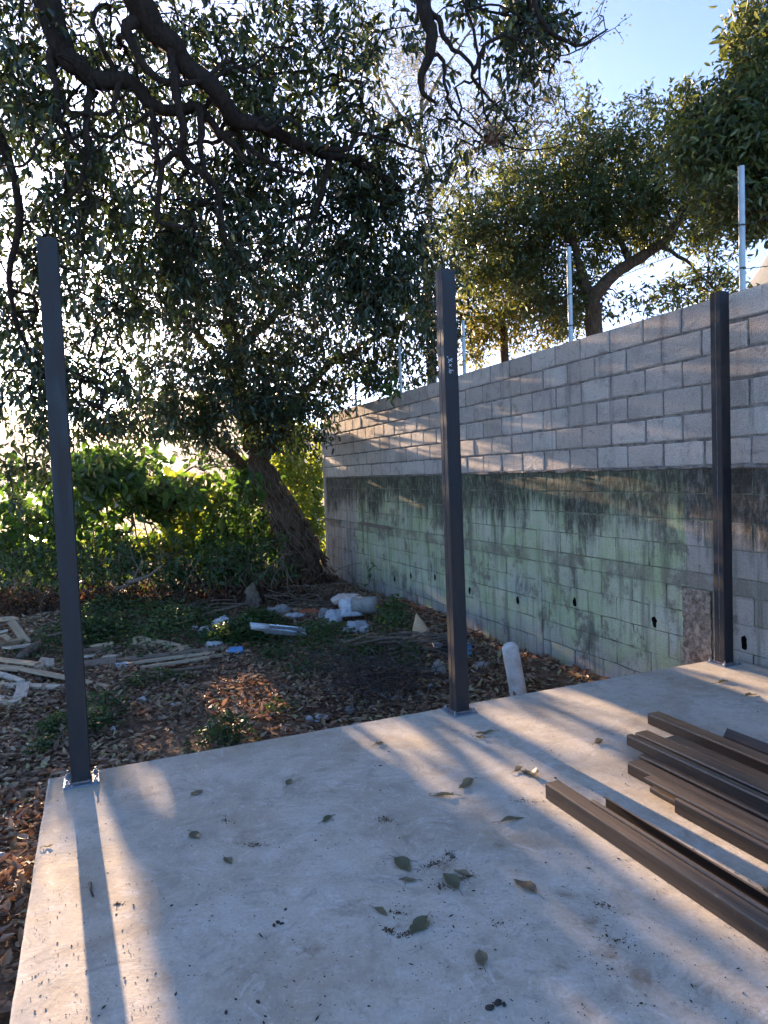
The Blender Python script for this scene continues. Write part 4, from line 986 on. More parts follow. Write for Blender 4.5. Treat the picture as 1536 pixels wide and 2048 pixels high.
for x, y in ((226, 996), (246, 972), (186, 985), (208, 955)):
    o = bpy.data.objects.new('flower', fmesh); o.location = tuple(at(x, y, 13.55)-np.array(rt.location)); o.rotation_euler = (random.uniform(-.8, .8), random.uniform(-.8, .8), random.uniform(0, 6)); o.scale = (.95,)*3; link(o, rt)
shrub('large_leaf_shrub', 32, 'shrub with large bright backlit leaves rising to the left of the leaning trunk', 'shrub', 325, 15.2, 2.3,
      [(330, 985, 70, 70, 0, .6, 30), (310, 1060, 90, 60, 0, .7, 32), (400, 995, 60, 50, 0, .5, 18)], M['leaf_lime'], (.22, .40), 14, 110, wr=(.4, .55))
shrub('round_shrub', 33, 'dense rounded green shrub at the foot of the leaning trunk', 'shrub', 490, 15.4, 1.8,
      [(480, 1040, 90, 80, 0, .8, 76), (430, 1090, 90, 60, 0, .8, 50), (540, 1100, 70, 60, 0, .6, 34), (500, 980, 60, 40, 0, .6, 18)], M['leaf_shrub'], (.10, .19), 24, 60)
shrub('sapling', 34, 'yellow-green backlit sapling between the leaning trunk and the wall end', 'sapling', 606, 17.8, 3.2,
      [(605, 930, 40, 60, 0, .6, 40), (618, 1000, 32, 60, 0, .6, 44), (590, 870, 60, 30, 0, .6, 18), (615, 1065, 34, 60, 0, .6, 40)], M['leaf_lime'], (.12, .22), 20, 0, stems=4,
      extra=behind([G(WALLN-.03, uu, zz) for uu, zz in zip(np.random.RandomState(6).uniform(4.5, 11.5, 46), np.random.RandomState(7).uniform(-.4, 1.45, 46))], 16.2, 17.3, 8))
shrub('background_bush', 35, 'pale sunlit bush seen low between the shrubs at the left edge', 'bush', 40, 19.5, 1.4,
      [(40, 1100, 110, 50, 0, 1.2, 60), (200, 1110, 110, 40, .4, 1.0, 50)], M['leaf_lime'], (.10, .18), 26, 0)
shrub('background_bush', 36, 'sunlit bush standing behind the round shrub left of the leaning trunk', 'bush', 420, 19.0, 1.4,
      [(420, 1080, 100, 50, 0, 1.0, 60), (520, 1080, 60, 60, .4, 1.0, 34)], M['leaf_lime'], (.10, .18), 26, 0)
shrub('dark_thicket', 37, 'dark tangle of stems and leaves under the shrubs behind the left post', 'thicket', 130, 13.6, 1.0,
      [(100, 1130, 150, 50, 0, .9, 80), (290, 1130, 110, 50, 0, .8, 64)], M['leaf_weed'], (.07, .15), 26, 0, stems=10)
shrub('dark_thicket', 38, 'dark leafy undergrowth in front of the leaning trunk', 'thicket', 470, 13.8, 1.0,
      [(460, 1130, 110, 45, 0, .8, 70), (560, 1150, 60, 35, 0, .6, 26)], M['leaf_weed'], (.07, .15), 26, 0, stems=8)

# dry brown vines and leaves along the foot of the thicket
def dry_thicket():
    rs = np.random.RandomState(77); b = gpg(300, 1190)
    root = thing('dry_brush', b, 'bank of dry red-brown vines and dead leaves along the foot of the shrubs', 'brush')
    n = 5200; px = rs.uniform(-60, 620, n); D = rs.uniform(12.3, 14.2, n); P = np.array([at(x, 1100, d) for x, d in zip(px, D)])
    hgt = .15+.35*rs.uniform(0, 1, n)*np.array([.6+.5*mnoise.noise(Vector((x*.012, 3, 0))) for x in px])
    P[:, 2] = gz(P[:, 0], P[:, 1])+hgt*rs.uniform(0, 1.3, n)
    L = rs.uniform(.06, .16, n); d = rs.normal(0, .6, (n, 3))+np.array([0, 0, -.8])
    leaf_batch('dry_leaves', P, d, L, L*rs.uniform(.2, .45, n), LEAFCURL, M['dry'], root, 'stuff', rs)
    vb = MB()
    for i in range(170):
        x = rs.uniform(-60, 640); d0 = rs.uniform(12.3, 14.3); a = at(x, 1100, d0); a[2] = gz(a[0], a[1])
        q = [a]; dr = norm(np.array([rs.normal(0, 1), rs.normal(0, .5), rs.uniform(.3, 1)]))
        for j in range(7):
            dr = norm(dr+rs.normal(0, .35, 3)+np.array([0, 0, -.16])); q.append(q[-1]+dr*.2)
        vb.tube(np.array(q), np.linspace(.009, .004, 8), 4, False)
    o = vb.make('dry_vine', M['stick'], root); o['kind'] = 'stuff'
dry_thicket()
# ------------------------------------------------------------------ steel channels lying on the slab
def channel(px, py, z, w, h, orient, L, label, yaw=0.0, lip=.014, roll=0.0, end=False):
    A = gp(px, py, z); A[2] = z
    r = .006
    def rnd(poly):
        out = [poly[0]]
        for a, b, c in zip(poly[:-2], poly[1:-1], poly[2:]):
            a, b, c = map(np.array, (a, b, c)); d1 = (a-b)/np.linalg.norm(a-b); d2 = (c-b)/np.linalg.norm(c-b)
            p, q = b+d1*r, b+d2*r; out += [tuple(p), tuple(.25*p+.5*b+.25*q), tuple(q)]
        return out+[poly[-1]]
    up = [(lip, h), (0, h), (0, 0), (w, 0), (w, h), (w-lip, h)]
    if orient == 'down': poly = [(x, h-y) for x, y in up]
    elif orient == 'left': poly = [(0, lip), (0, 0), (w, 0), (w, h), (0, h), (0, h-lip)]
    elif orient == 'right': poly = [(w, lip), (w, 0), (0, 0), (0, h), (w, h), (w, h-lip)]
    elif orient == 'angle': poly = [(0, h), (0, 0), (w, 0)]
    else: poly = up
    poly = rnd(poly); k = len(poly); rs = np.random.RandomState(int(px+py))
    b0 = rs.uniform(-.0015, .0015)
    v = []; segs = 6
    for i in range(segs+1):
        t = i/segs; bow = b0*math.sin(t*math.pi)*4
        v += [(t*L, y+bow, zz+.0017) for y, zz in poly]
    f = [(i*k+j, i*k+j+1, (i+1)*k+j+1, (i+1)*k+j) for i in range(segs) for j in range(k-1)]
    o = bpy.data.objects.new('steel_channel', mesh('steel_channel', v, f, M['purlin'])); link(o)
    md = o.modifiers.new('thickness', 'SOLIDIFY'); md.thickness = .0032; md.offset = 0
    X = -gw*math.cos(yaw)+gn*math.sin(yaw); Y = gn*math.cos(yaw)+gw*math.sin(yaw); Z = np.array([0, 0, 1.])
    if roll: Y, Z = Y*math.cos(roll)+Z*math.sin(roll), Z*math.cos(roll)-Y*math.sin(roll)
    o.matrix_world = Matrix(((X[0], Y[0], Z[0], A[0]), (X[1], Y[1], Z[1], A[1]), (X[2], Y[2], Z[2], A[2]), (0, 0, 0, 1)))
    tag(o, label, 'steel channel', 'steel channels stacked on the slab')
channel(1092, 1598, .001, .078, .078, 'down', 5.6, 'brown steel channel nearest the viewer, lying closed side up left of the stack', .004)
channel(1183, 1640, .001, .085, .092, 'up', 5.4, 'open black steel channel lying against the right side of the nearest brown one', .004)
channel(1256, 1548, .001, .085, .062, 'down', 5.4, 'lowest dark channel of the stack, its square end poking out furthest left', .012)
channel(1279, 1534, .001, .095, .064, 'down', 5.4, 'dark channel low in the stack under the two long upper ones', .010)
channel(1300, 1585, .001, .055, .026, 'down', .36, 'short thin steel offcut on the slab beneath the front of the stack', .012)
channel(1350, 1626, .001, .075, .068, 'down', 5.0, 'brown closed channel at the near front edge of the stack, starting late', .012)
channel(1289, 1563, .064, .080, .020, 'down', 5.2, 'dusty tan channel lying flat on top of the lowest dark one', .010)
channel(1254, 1491, .0655, .040, .058, 'right', 5.4, 'long dark channel on edge, leftmost of the upper two in the stack', .006)
channel(1271, 1487, .066, .090, .060, 'down', 5.4, 'wide dusty channel with a dark side, topmost at the middle of the stack', .006)
channel(1330, 1497, .001, .09, .060, 'down', 4.8, 'pale-ended channel half hidden behind the topmost wide one', .0)
channel(1296, 1448, .001, .092, .066, 'down', 5.2, 'brown channel lying apart behind the stack, its square end on sunlit concrete', -.004)
channel(1446, 1475, .001, .07, .060, 'angle', 4.5, 'grey tilted angle piece at the right edge, farthest of the loose steel', .01, roll=-.6)

# ------------------------------------------------------------------ pipes and barbed wire on the wall top
def wall_pipes():
    us = []
    for (x, y0, ht, lab) in [(1485, 575, .985, 'thick pale galvanised pipe standing on the wall top above the nearest blocks at right'),
                    (1142, 683, 1.03, 'galvanised pipe on the wall top between the middle and right steel posts'),
                    (929, 742, .75, 'galvanised pipe on the wall just right of the middle post, before yellow leaves'),
                    (802, 778, .85, 'thin distant pipe on the wall top left of the middle post'),
                    (712, 806, .80, 'farthest thin pipe on the wall top, half hidden by hanging leaves')]:
        u, z = onwall(x, y0, -.08); us.append(u)
        root = thing('fence_pipe', G(WALLN+.08, u, 2.9), lab, 'pipe', 'pipes along the wall top')
        b = MB(); b.tube([G(WALLN+.08, u, 2.9), G(WALLN+.08, u, WALLTOP+ht)], .025, 14, False); b.make('pipe', M['galv'], root, smooth=True)
        b = MB(); b.tube([G(WALLN+.08, u, WALLTOP+ht), G(WALLN+.08, u, WALLTOP+ht+.004)], .0265, 14); b.make('pipe_cap', M['galv'], root)
        b = MB()
        for zz in (.18, .52): b.tube([G(WALLN+.08, u, WALLTOP+zz), G(WALLN+.08, u, WALLTOP+zz+.012)], .0275, 12)
        b.make('wire_tie', M['wire'], root)
    us = [1.8]+us
    for i in range(len(us)-1):
        a, c = us[i], us[i+1]
        for lvl, (za, zc, sag) in enumerate([(.30, .18, .20), (.50, .52, .05)]):
            if i > 1 and lvl == 1: continue
            q = []
            for t in np.linspace(0, 1, 22):
                p = G(WALLN+.055, a+(c-a)*t, WALLTOP+za+(zc-za)*t-sag*4*t*(1-t)*(.8 if i == 0 else .4)); p = p+gn*.02*math.sin(t*9+i); p[2] = max(p[2], WALLTOP+.025); q.append(p)
            q = np.array(q); b = MB(); b.tube(q, .0035, 5, False)
            bb = MB()
            for k in range(1, 21, 2):
                for s in range(3):
                    d = norm(RS.normal(0, 1, 3)); bb.tube([q[k]-d*.020, q[k]+d*.020], .0018, 3, False)
            lab = {0: 'slack barbed wire looping over the wall top right of the thick pipe', 1: 'barbed wire strung along the wall top between the two nearest pipes', 2: 'barbed wire over the wall behind the middle post', 3: 'barbed wire along the far wall top behind hanging leaves', 4: 'last stretch of barbed wire at the far end of the wall'}[i]
            if lvl == 1: lab = lab.replace('barbed wire', 'upper barbed wire', 1)
            o = b.make('barbed_wire', M['wire']); tag(o, lab, 'barbed wire', 'barbed wire along the wall top')
            bb.make('barb', M['wire'], None); ob = COL.objects[-1]; ob.parent = o; ob['kind'] = 'stuff'
wall_pipes()

# ------------------------------------------------------------------ white pipe stub by the wall
def pvc():
    a = gp(1030, 1372, -.05); a = gpg(1032, 1400); D = a[1]
    base = at(1038, 1395, D); top = at(1021, 1300, D+.1); r = .019*D/1420*1000/1000
    r = 17.5*D/1420
    ax = norm(top-base)
    root = thing('drain_pipe', base, 'short dirty white capped pipe standing upright in the soil by the wall', 'pipe')
    b = MB(); b.tube([base-ax*.15, base+(top-base)*.5, top], r, 20, False); b.make('pipe', M['pvc'], root, smooth=True)
    b = MB(); q = [top+ax*r*.95*math.sin(t) for t in np.linspace(0, 1.45, 6)]; b.tube(np.array([top-ax*.004]+q), [r*1.03]+[max(r*1.03*math.cos(t), .004) for t in np.linspace(0, 1.45, 6)], 20); b.make('domed_cap', M['pvc'], root, smooth=True)
pvc()

# ------------------------------------------------------------------ planks
def plank(A, B, w, t, mat, label, roll=0.0, name='plank', group='old planks heaped at the left'):
    A = np.asarray(A); B = np.asarray(B); c = (A+B)/2; X = norm(B-A); Y = norm(np.cross(np.array([0, 0, 1.]), X)); Z = np.cross(X, Y)
    Y, Z = Y*math.cos(roll)+Z*math.sin(roll), Z*math.cos(roll)-Y*math.sin(roll); L = np.linalg.norm(B-A)
    rs = np.random.RandomState(int(abs(A[0]*977+A[1]*131)) % 9999)
    v = []; xs = np.linspace(-L/2, L/2, 6); bw = rs.uniform(-.008, .008)*L; cut = rs.uniform(-.02, .02, 2)
    for i, x in enumerate(xs):
        bow = bw*(1-(2*x/L)**2)
        for y, z in ((-w/2, -t/2), (w/2, -t/2), (w/2, t/2), (-w/2, t/2)):
            e = cut[0] if i == 0 else (cut[1] if i == 5 else 0)
            v.append((x+e*np.sign(y)+rs.normal(0, .002), y+rs.normal(0, .0015), z+bow+rs.normal(0, .001)))
    f = [(i*4+j, i*4+(j+1) % 4, (i+1)*4+(j+1) % 4, (i+1)*4+j) for i in range(5) for j in range(4)]+[(3, 2, 1, 0), (20, 21, 22, 23)]
    o = bpy.data.objects.new(name, mesh(name, v, f, M[mat])); link(o)
    o.matrix_world = Matrix(((X[0], Y[0], Z[0], c[0]), (X[1], Y[1], Z[1], c[1]), (X[2], Y[2], Z[2], c[2]), (0, 0, 0, 1)))
    return tag(o, label, name.replace('_', ' '), group)
def pp(x, y, dz): return gpg(x, y, dz)
for (a, b, w, t, m, lab, ro) in [
    ((-70, 1246, .42), (31, 1236, .44), .16, .028, 'plank', 'pale board lying across the very top of the plank heap', .1),
    ((22, 1242, .36), (56, 1288, .10), .11, .025, 'plank', 'tan board leaning down from the top of the heap', .5),
    ((-60, 1283, .22), (15, 1262, .34), .15, .03, 'plank_grey', 'broken grey board under the topmost one at the left edge', -.3),
    ((-20, 1254, .30), (20, 1280, .22), .06, .03, 'plank', 'short splintered tan piece in the upper heap', .4),
    ((12, 1296, .15), (72, 1288, .14), .17, .022, 'plank_grey', 'flat whitish board jutting right from the middle of the heap', .0),
    ((-10, 1290, .16), (61, 1278, .12), .10, .05, 'plank', 'thick stub of timber above the flat whitish board', .2),
    ((-90, 1306, .22), (76, 1328, .13), .15, .028, 'plank', 'long light tan plank crossing the heap from the left edge', -.15),
    ((-80, 1326, .14), (42, 1338, .10), .11, .025, 'plank', 'tan plank just beneath the long light crossing plank', .1),
    ((38, 1337, .10), (219, 1374, .02), .10, .028, 'plank', 'long tan plank running right behind the left steel post onto the leaves', -.1),
    ((-50, 1334, .12), (44, 1362, .07), .06, .03, 'plank_grey', 'narrow grey batten sloping down to the right in the heap', .2),
    ((-60, 1366, .05), (119, 1374, .05), .12, .03, 'plank_grey', 'long whitish board lying level at the front of the heap', .0),
    ((48, 1366, .09), (40, 1394, .04), .13, .022, 'plank_grey', 'short whitish offcut resting over the level front board', .05),
    ((-80, 1384, .03), (34, 1404, .02), .17, .025, 'plank_grey', 'wide whitish board lowest and nearest at the left edge', .05),
    ((-40, 1380, .07), (9, 1366, .08), .09, .03, 'plank', 'tan offcut end at the left edge above the lowest board', .1),
    ((70, 1344, .04), (90, 1316, .10), .09, .02, 'plank_grey', 'grey offcut leaning in the middle of the heap beside the post', .3),
    ((100, 1334, .05), (99, 1318, .12), .10, .03, 'plank_grey', 'square grey block end just left of the steel post', .2),
    ((50, 1362, .03), (70, 1338, .06), .08, .02, 'plank_dark', 'dark slat in the shadow under the long tan plank', .1),
    ((76, 1360, .03), (88, 1340, .05), .06, .02, 'plank_dark', 'second dark slat under the long tan plank, nearer the post', .1),
]:
    plank(pp(*a), pp(*b), w, t, m, lab, ro)
for (a, b, w, t, m, lab, ro) in [
    ((264, 1280, .10), (368, 1300, .02), .20, .03, 'plank', 'lone weathered board tilted on the weeds right of the left post', .25),
    ((200, 1325, .03), (452, 1294, .03), .10, .04, 'plank_dark', 'long dark beam on the ground behind the two pale battens', .0),
    ((255, 1328, .035), (430, 1305, .035), .05, .03, 'plank', 'rear one of the two long pale battens on the leaf litter', .0),
    ((283, 1335, .035), (497, 1301, .035), .055, .03, 'plank', 'front one of the two long pale battens, longest and brightest', .0),
    ((300, 1346, .015), (420, 1331, .015), .05, .02, 'plank_dark', 'half buried dark batten in front of the pale ones', .0),
    ((140, 1332, .05), (232, 1322, .05), .13, .03, 'plank_dark', 'dark brown board just right of the left post', .35),
    ((140, 1317, .06), (188, 1311, .07), .09, .02, 'plank_grey', 'small grey board end emerging right of the left post', .0),
    ((140, 1303, .05), (225, 1299, .05), .11, .05, 'plank_dark', 'old brown timber lying farther back right of the left post', .0),
    ((180, 1296, .06), (226, 1288, .08), .09, .04, 'plank', 'short split tan piece on the old brown timber', .2),
    ((205, 1314, .05), (240, 1311, .05), .10, .015, 'plank_grey', 'thin pale scrap of board among the leaves right of the post', .0),
]:
    plank(pp(*a), pp(*b), w, t, m, lab, ro, group='loose boards on the ground')
def tube_thing(name, pts, rad, mat, label, cat, group=None, k=7, smooth=True):
    b = MB(); b.tube(np.array(pts), rad, k); o = b.make(name, M[mat], None, smooth=smooth); return tag(o, label, cat, group)
tube_thing('split_log', spline([pp(40, 1316, .05), pp(62, 1300, .10), pp(84, 1286, .14)], 4), [.05, .07, .06, .075, .07, .08, .06, .05, .03], 'stick', 'grey split log lying across the middle of the plank heap', 'log')
tube_thing('curved_branch', spline([pp(70, 1298, .15), pp(88, 1276, .16), pp(112, 1268, .2), pp(140, 1262, .2)], 5), .018, 'stick', 'thin curved branch rising from the split log toward the post', 'branch')
tube_thing('fallen_branch', spline([at(255, 1165, 12.9), at(280, 1158, 12.8), at(300, 1150, 12.8), at(323, 1132, 12.7)], 5), np.linspace(.05, .022, 16), 'stick', 'bare pale branch curving out of the dark thicket', 'branch')
tube_thing('fallen_branch', spline([at(225, 1210, 12.9), at(232, 1180, 12.9), at(262, 1165, 12.9), at(285, 1120, 13)], 5), np.linspace(.04, .02, 16), 'stick', 'brown branch leaning in the thicket left of the pale curved one', 'branch')

# ------------------------------------------------------------------ rubbish
def lump(name, c, s, mat, label, cat, seed=0, rough=.35, group=None, sub=3, rot=0.0, flat=0.0, facet=False):
    import bmesh
    bm = bmesh.new(); bmesh.ops.create_icosphere(bm, subdivisions=sub, radius=1.0)
    off = Vector((seed*3.7, seed*1.3, seed*2.1)); v = []; planes = None
    if name in ('plastic_bag', 'cement_sack', 'plastic_sheet'):
        r_s = np.random.RandomState(seed+400); planes = (np.concatenate([np.array([(1, 0, 0), (-1, 0, 0), (0, 1, 0), (0, -1, 0), (0, 0, 1), (0, 0, -1.), (.6, .6, .5), (-.6, .6, .5), (.6, -.6, .5), (-.6, -.6, .5)]), norm(r_s.normal(0, 1, (12, 3)))]), np.concatenate([r_s.uniform(.85, 1.05, 10), r_s.uniform(.62, 1.0, 12)]))
    for x in bm.verts:
        p = x.co; a = mnoise.noise(p*1.1+off); r_ = abs(mnoise.noise(p*2.6+off*2)); r3 = abs(mnoise.noise(p*6+off*3))
        r4 = abs(mnoise.noise(p*13+off*4))
        if planes is not None: k = float(np.sum((np.maximum(planes[0]@np.array(p), .02)/planes[1])**20)**(-1/20))*(1+.9*(.25-abs(mnoise.noise(Vector((p.x*4.5, p.y*4.5, p.z*1.6))+off*3)))*rough+.5*(.3-r_)*rough+.5*(.2-abs(mnoise.noise(Vector((p.x*9, p.y*9, p.z*4))+off)))*rough)
        else: k = 1+rough*(a*1.0-1.15*r_-.62*r3-.25*r4)+.25*rough
        q = [p.x*k*s[0], p.y*k*s[1], p.z*k*s[2]]
        if q[2] < -s[2]*(.55-flat): q[2] = -s[2]*(.55-flat)
        v.append((q[0]*math.cos(rot)-q[1]*math.sin(rot), q[0]*math.sin(rot)+q[1]*math.cos(rot), q[2]))
    f = [tuple(w.index for w in t.verts) for t in bm.faces]; bm.free()
    o = bpy.data.objects.new(name, mesh(name, v, f, M[mat], smooth=not facet)); o.location = tuple(c); link(o)
    return tag(o, label, cat, group)
def gl(name, px, py, sx, sy, sz, mat, label, cat, seed, **k):
    """sizes in photo pixels at that place; rests on the ground"""
    P = gpg(px, py); s = P[1]/1420
    return lump(name, P+np.array([0, 0, sz*s*.42]), (sx*s, sy*s, sz*s), mat, label, cat, seed, **k)
wb = 'white plastic rubbish'
gl('plastic_bag', 442, 1262, 20, 14, 22, 'plastic_grey', 'large crumpled grey-white bag among small rubbish left of the metal strips', 'bag', 1, group=wb, rough=.5, sub=4)
gl('plastic_bag', 412, 1268, 15, 10, 11, 'plastic', 'small white bag touching the left of the large grey-white one', 'bag', 2, group=wb, rough=.55)
gl('plastic_bag', 390, 1262, 11, 9, 8, 'plastic_grey', 'leftmost grey scrap of plastic of the rubbish by the weeds', 'bag', 3, group=wb, rough=.6)
gl('plastic_bag', 474, 1250, 11, 8, 9, 'plastic', 'pale crumpled wrapper right of the large grey-white bag', 'bag', 4, group=wb, rough=.6)
gl('plastic_bag', 386, 1238, 7, 6, 9, 'plastic_grey', 'small pale wrapper caught in dry stalks behind the rubbish', 'bag', 5, group=wb, rough=.5)
gl('plastic_sheet', 428, 1294, 21, 14, 9, 'plastic', 'bright white folded plastic sheet behind the long battens', 'plastic sheet', 6, rough=.4, sub=4)
gl('styrofoam_scrap', 585, 1284, 7, 6, 5, 'plastic', 'small white scrap on bare leaves below the metal strips', 'scrap', 7, rough=.4)
gl('styrofoam_scrap', 537, 1258, 7, 6, 5, 'plastic_grey', 'grey-white scrap just under the metal strips', 'scrap', 8, rough=.5)
gl('styrofoam_scrap', 490, 1262, 5, 4, 4, 'plastic', 'tiny pale scrap in the weeds right of the bags', 'scrap', 9, rough=.4)
gl('wrapper', 246, 1335, 17, 9, 8, 'plastic_grey', 'crumpled clear plastic bottle beside the dark board', 'plastic bottle', 10, rough=.6, sub=4)
gl('wrapper', 283, 1404, 11, 8, 8, 'plastic_grey', 'pale bluish wrapper on the leaf litter left of the pair of scraps', 'wrapper', 11, rough=.6)
gl('wrapper', 371, 1376, 9, 6, 5, 'plastic_grey', 'small rounded white wrapper below the pale battens', 'wrapper', 12, rough=.4)
gl('wrapper', 352, 1411, 13, 7, 4, 'plastic_grey', 'flattened grey wrapper in the middle of the leaf litter', 'wrapper', 13, rough=.6)
gl('wrapper', 384, 1403, 7, 5, 4, 'plastic_grey', 'small grey wrapper right of the flattened one', 'wrapper', 14, rough=.6)
gl('wrapper', 66, 1492, 14, 9, 5, 'plastic', 'silvery white wrapper on leaves left of the left post', 'wrapper', 15, rough=.7, sub=4)
gl('wrapper', 768, 1397, 16, 8, 8, 'plastic', 'white torn paper under the dark wire tangle', 'paper', 16, rough=.6, sub=4)
gl('wrapper', 792, 1401, 11, 8, 7, 'plastic_grey', 'crumpled clear plastic right of the torn white paper', 'wrapper', 17, rough=.7, sub=4)
gl('wrapper', 645, 1439, 19, 10, 7, 'plastic_grey', 'crumpled silvery plastic at the slab edge left of the middle post', 'wrapper', 18, rough=.75, sub=4)
gl('wrapper', 618, 1442, 8, 6, 8, 'plastic', 'small white carton scrap at the slab edge beside crumpled plastic', 'scrap', 19, rough=.4)
gl('wrapper', 225, 1462, 7, 6, 7, 'plastic_grey', 'pale wrapper in the weeds just right of the left post', 'wrapper', 20, rough=.4)
gl('cement_sack', 666, 1252, 21, 15, 24, 'plastic', 'bulging white sack at the left of the pile against the wall', 'sack', 21, rough=.45, sub=4)
gl('cement_sack', 704, 1268, 22, 13, 19, 'plastic', 'white sack lowest in front of the pile against the wall', 'sack', 22, rough=.5, sub=4)
lump('cement_sack', gpg(708, 1244)+np.array([0, 0, .22]), (.20, .15, .19), 'plastic', 'tall crumpled white sack topmost in the pile against the wall', 'sack', 23, .5, sub=4)
lump('cement_sack', gpg(690, 1238)+np.array([0, 0, .30]), (.24, .10, .11), 'orange', 'faded pink-brown sack leaning at the top of the pile', 'sack', 24, .45, sub=4); COL.objects[-1].data.materials[0] = mat_simple('faded_sack', (.45, .33, .27), (.55, .47, .42), 8, .8, 0, .2, .3, .01)
gl('plastic_sheet', 690, 1285, 16, 9, 7, 'plastic', 'small flat white plastic scrap in front of the sack pile', 'plastic sheet', 35, rough=.6)
gl('cement_sack', 728, 1268, 12, 10, 14, 'plastic_grey', 'small greyish sack end at the right of the pile', 'sack', 36, rough=.5)
gl('rubble_stone', 650, 1238, 14, 11, 17, 'stone', 'rounded grey stone left of the white sacks', 'stone', 25, rough=.25)
gl('plastic_sheet', 724, 1258, 17, 12, 12, 'plastic', 'white plastic scrap under the cut log end', 'plastic sheet', 26, rough=.5)
P = gpg(748, 1246); tube_thing('log', [P+np.array([-.32, .10, .26]), P+np.array([-.1, .05, .27]), P+np.array([.06, 0, .28])], [.13, .135, .13], 'stone', 'short pale cut log with a dark end on the sack pile', 'log', k=14)
gl('ceramic_tile', 622, 1228, 26, 12, 8, 'orange', 'flat orange-red tile fragment in front of the trunk', 'tile', 27, rough=.3)
gl('orange_scrap', 492, 1297, 9, 7, 8, 'orange', 'small orange-red lump at the end of the pale battens', 'scrap', 28, rough=.3)
gl('brick_scrap', 306, 1301, 6, 5, 7, 'orange', 'tiny orange carton standing in the weeds by the lone board', 'scrap', 34, rough=.3)
gl('tree_stump', 506, 1215, 16, 14, 34, 'stick', 'pale pointed stump in front of the leaning trunk', 'stump', 29, rough=.4, sub=4)
gl('rubbish_bundle', 560, 1228, 22, 12, 13, 'stone', 'grey-brown crumpled bundle behind the metal strips', 'bundle', 30, rough=.6, sub=4)
gl('rubbish_bundle', 590, 1238, 18, 10, 10, 'plastic_grey', 'dirty white crumpled bundle right of the grey-brown one', 'bundle', 31, rough=.6, sub=4)
gl('rubble_stone', 878, 1350, 22, 16, 20, 'stone', 'large pale angular stone just left of the middle post', 'stone', 32, rough=.35, facet=True, sub=2)
gl('rubble_stone', 962, 1335, 26, 15, 9, 'stone', 'flat grey stone slab fragment right of the middle post', 'stone', 33, rough=.3, facet=True, sub=2)
for i, (x, y, s, lab) in enumerate([(795, 1390, 9, 'small dark stone beside the wire tangle and torn paper'), (840, 1395, 11, 'dark round stone near the foot of the middle post'), (862, 1378, 10, 'brown stone left of the foot of the middle post'), (700, 1425, 12, 'dark stone close to the slab edge below the wire tangle'), (745, 1420, 9, 'small round stone at the slab edge right of the bigger dark one'), (320, 1440, 7, 'small dark stone on bare soil left of the weed clump'), (940, 1385, 9, 'grey stone right of the middle post base'), (535, 1395, 8, 'dark rounded fruit-like stone in the sunlit leaves')]):
    gl('stone', x, y, s, s*.8, s*.8, 'stone', lab, 'stone', 50+i, rough=.3, sub=2, facet=True, group='stones in the leaf litter')
def bottle(A, d, L, r, mat, capmat, label):
    root = thing('plastic_bottle', A, label, 'bottle'); d = norm(np.asarray(d, float))
    b = MB(); t = [0, .02, .1, .6, .72, .85, .9]; rr = [.6, .95, 1, 1, .95, .45, .36]
    b.tube(np.array([A+d*L*q for q in t]), np.array(rr)*r, 14); b.make('bottle_body', M[mat], root, smooth=True)
    c = MB(); c.tube([A+d*L*.905, A+d*L*1.0], r*.42, 12); c.make('bottle_cap', M[capmat], root)
P = gpg(486, 1300, .05); Q = gpg(455, 1303, .045); bottle(P, Q-P, np.linalg.norm(Q-P)*1.1, .055, 'blue', 'plastic', 'blue plastic bottle with white cap at the end of the battens')
P = gpg(-30, 1722, .035); Q = gpg(21, 1713, .035); bottle(P, Q-P, np.linalg.norm(Q-P), .032, 'plastic_grey', 'red', 'clear plastic bottle with red cap lying at the left edge beside the slab')
# bent metal strips and a white tube
for i, (a, b_, lab) in enumerate([((500, 1252, .34), (610, 1262, .20), 'upper shiny metal strip pointing right from the white tube'), ((502, 1258, .30), (612, 1272, .14), 'lower shiny metal strip, nearest of the pair, beside the rubbish'), ((530, 1266, .14), (596, 1270, .12), 'short bent metal strip lying in front of the long pair')]):
    A, B = pp(*a), pp(*b_); X = norm(B-A); Y = norm(np.cross([0, 0, 1.], X)); Z = np.cross(X, Y); L = np.linalg.norm(B-A)
    v = []
    for t in (0, .5, 1): v += [A+X*L*t+Y*y+Z*z for y, z in ((-.045, .04), (-.04, 0), (.04, 0), (.045, .04))]
    f = [(k*4+j, k*4+j+1, k*4+j+5, k*4+j+4) for k in range(2) for j in range(3)]
    o = bpy.data.objects.new('metal_strip', mesh('metal_strip', np.array(v)-A, f, M['zinc'])); o.location = tuple(A); link(o)
    md = o.modifiers.new('thickness', 'SOLIDIFY'); md.thickness = .002; tag(o, lab, 'metal strip', 'metal strips in the rubbish')
tube_thing('cardboard_tube', [pp(502, 1252, .36), pp(538, 1254, .34)], .038, 'plastic_grey', 'white tube lying on the metal strips', 'tube', k=14)
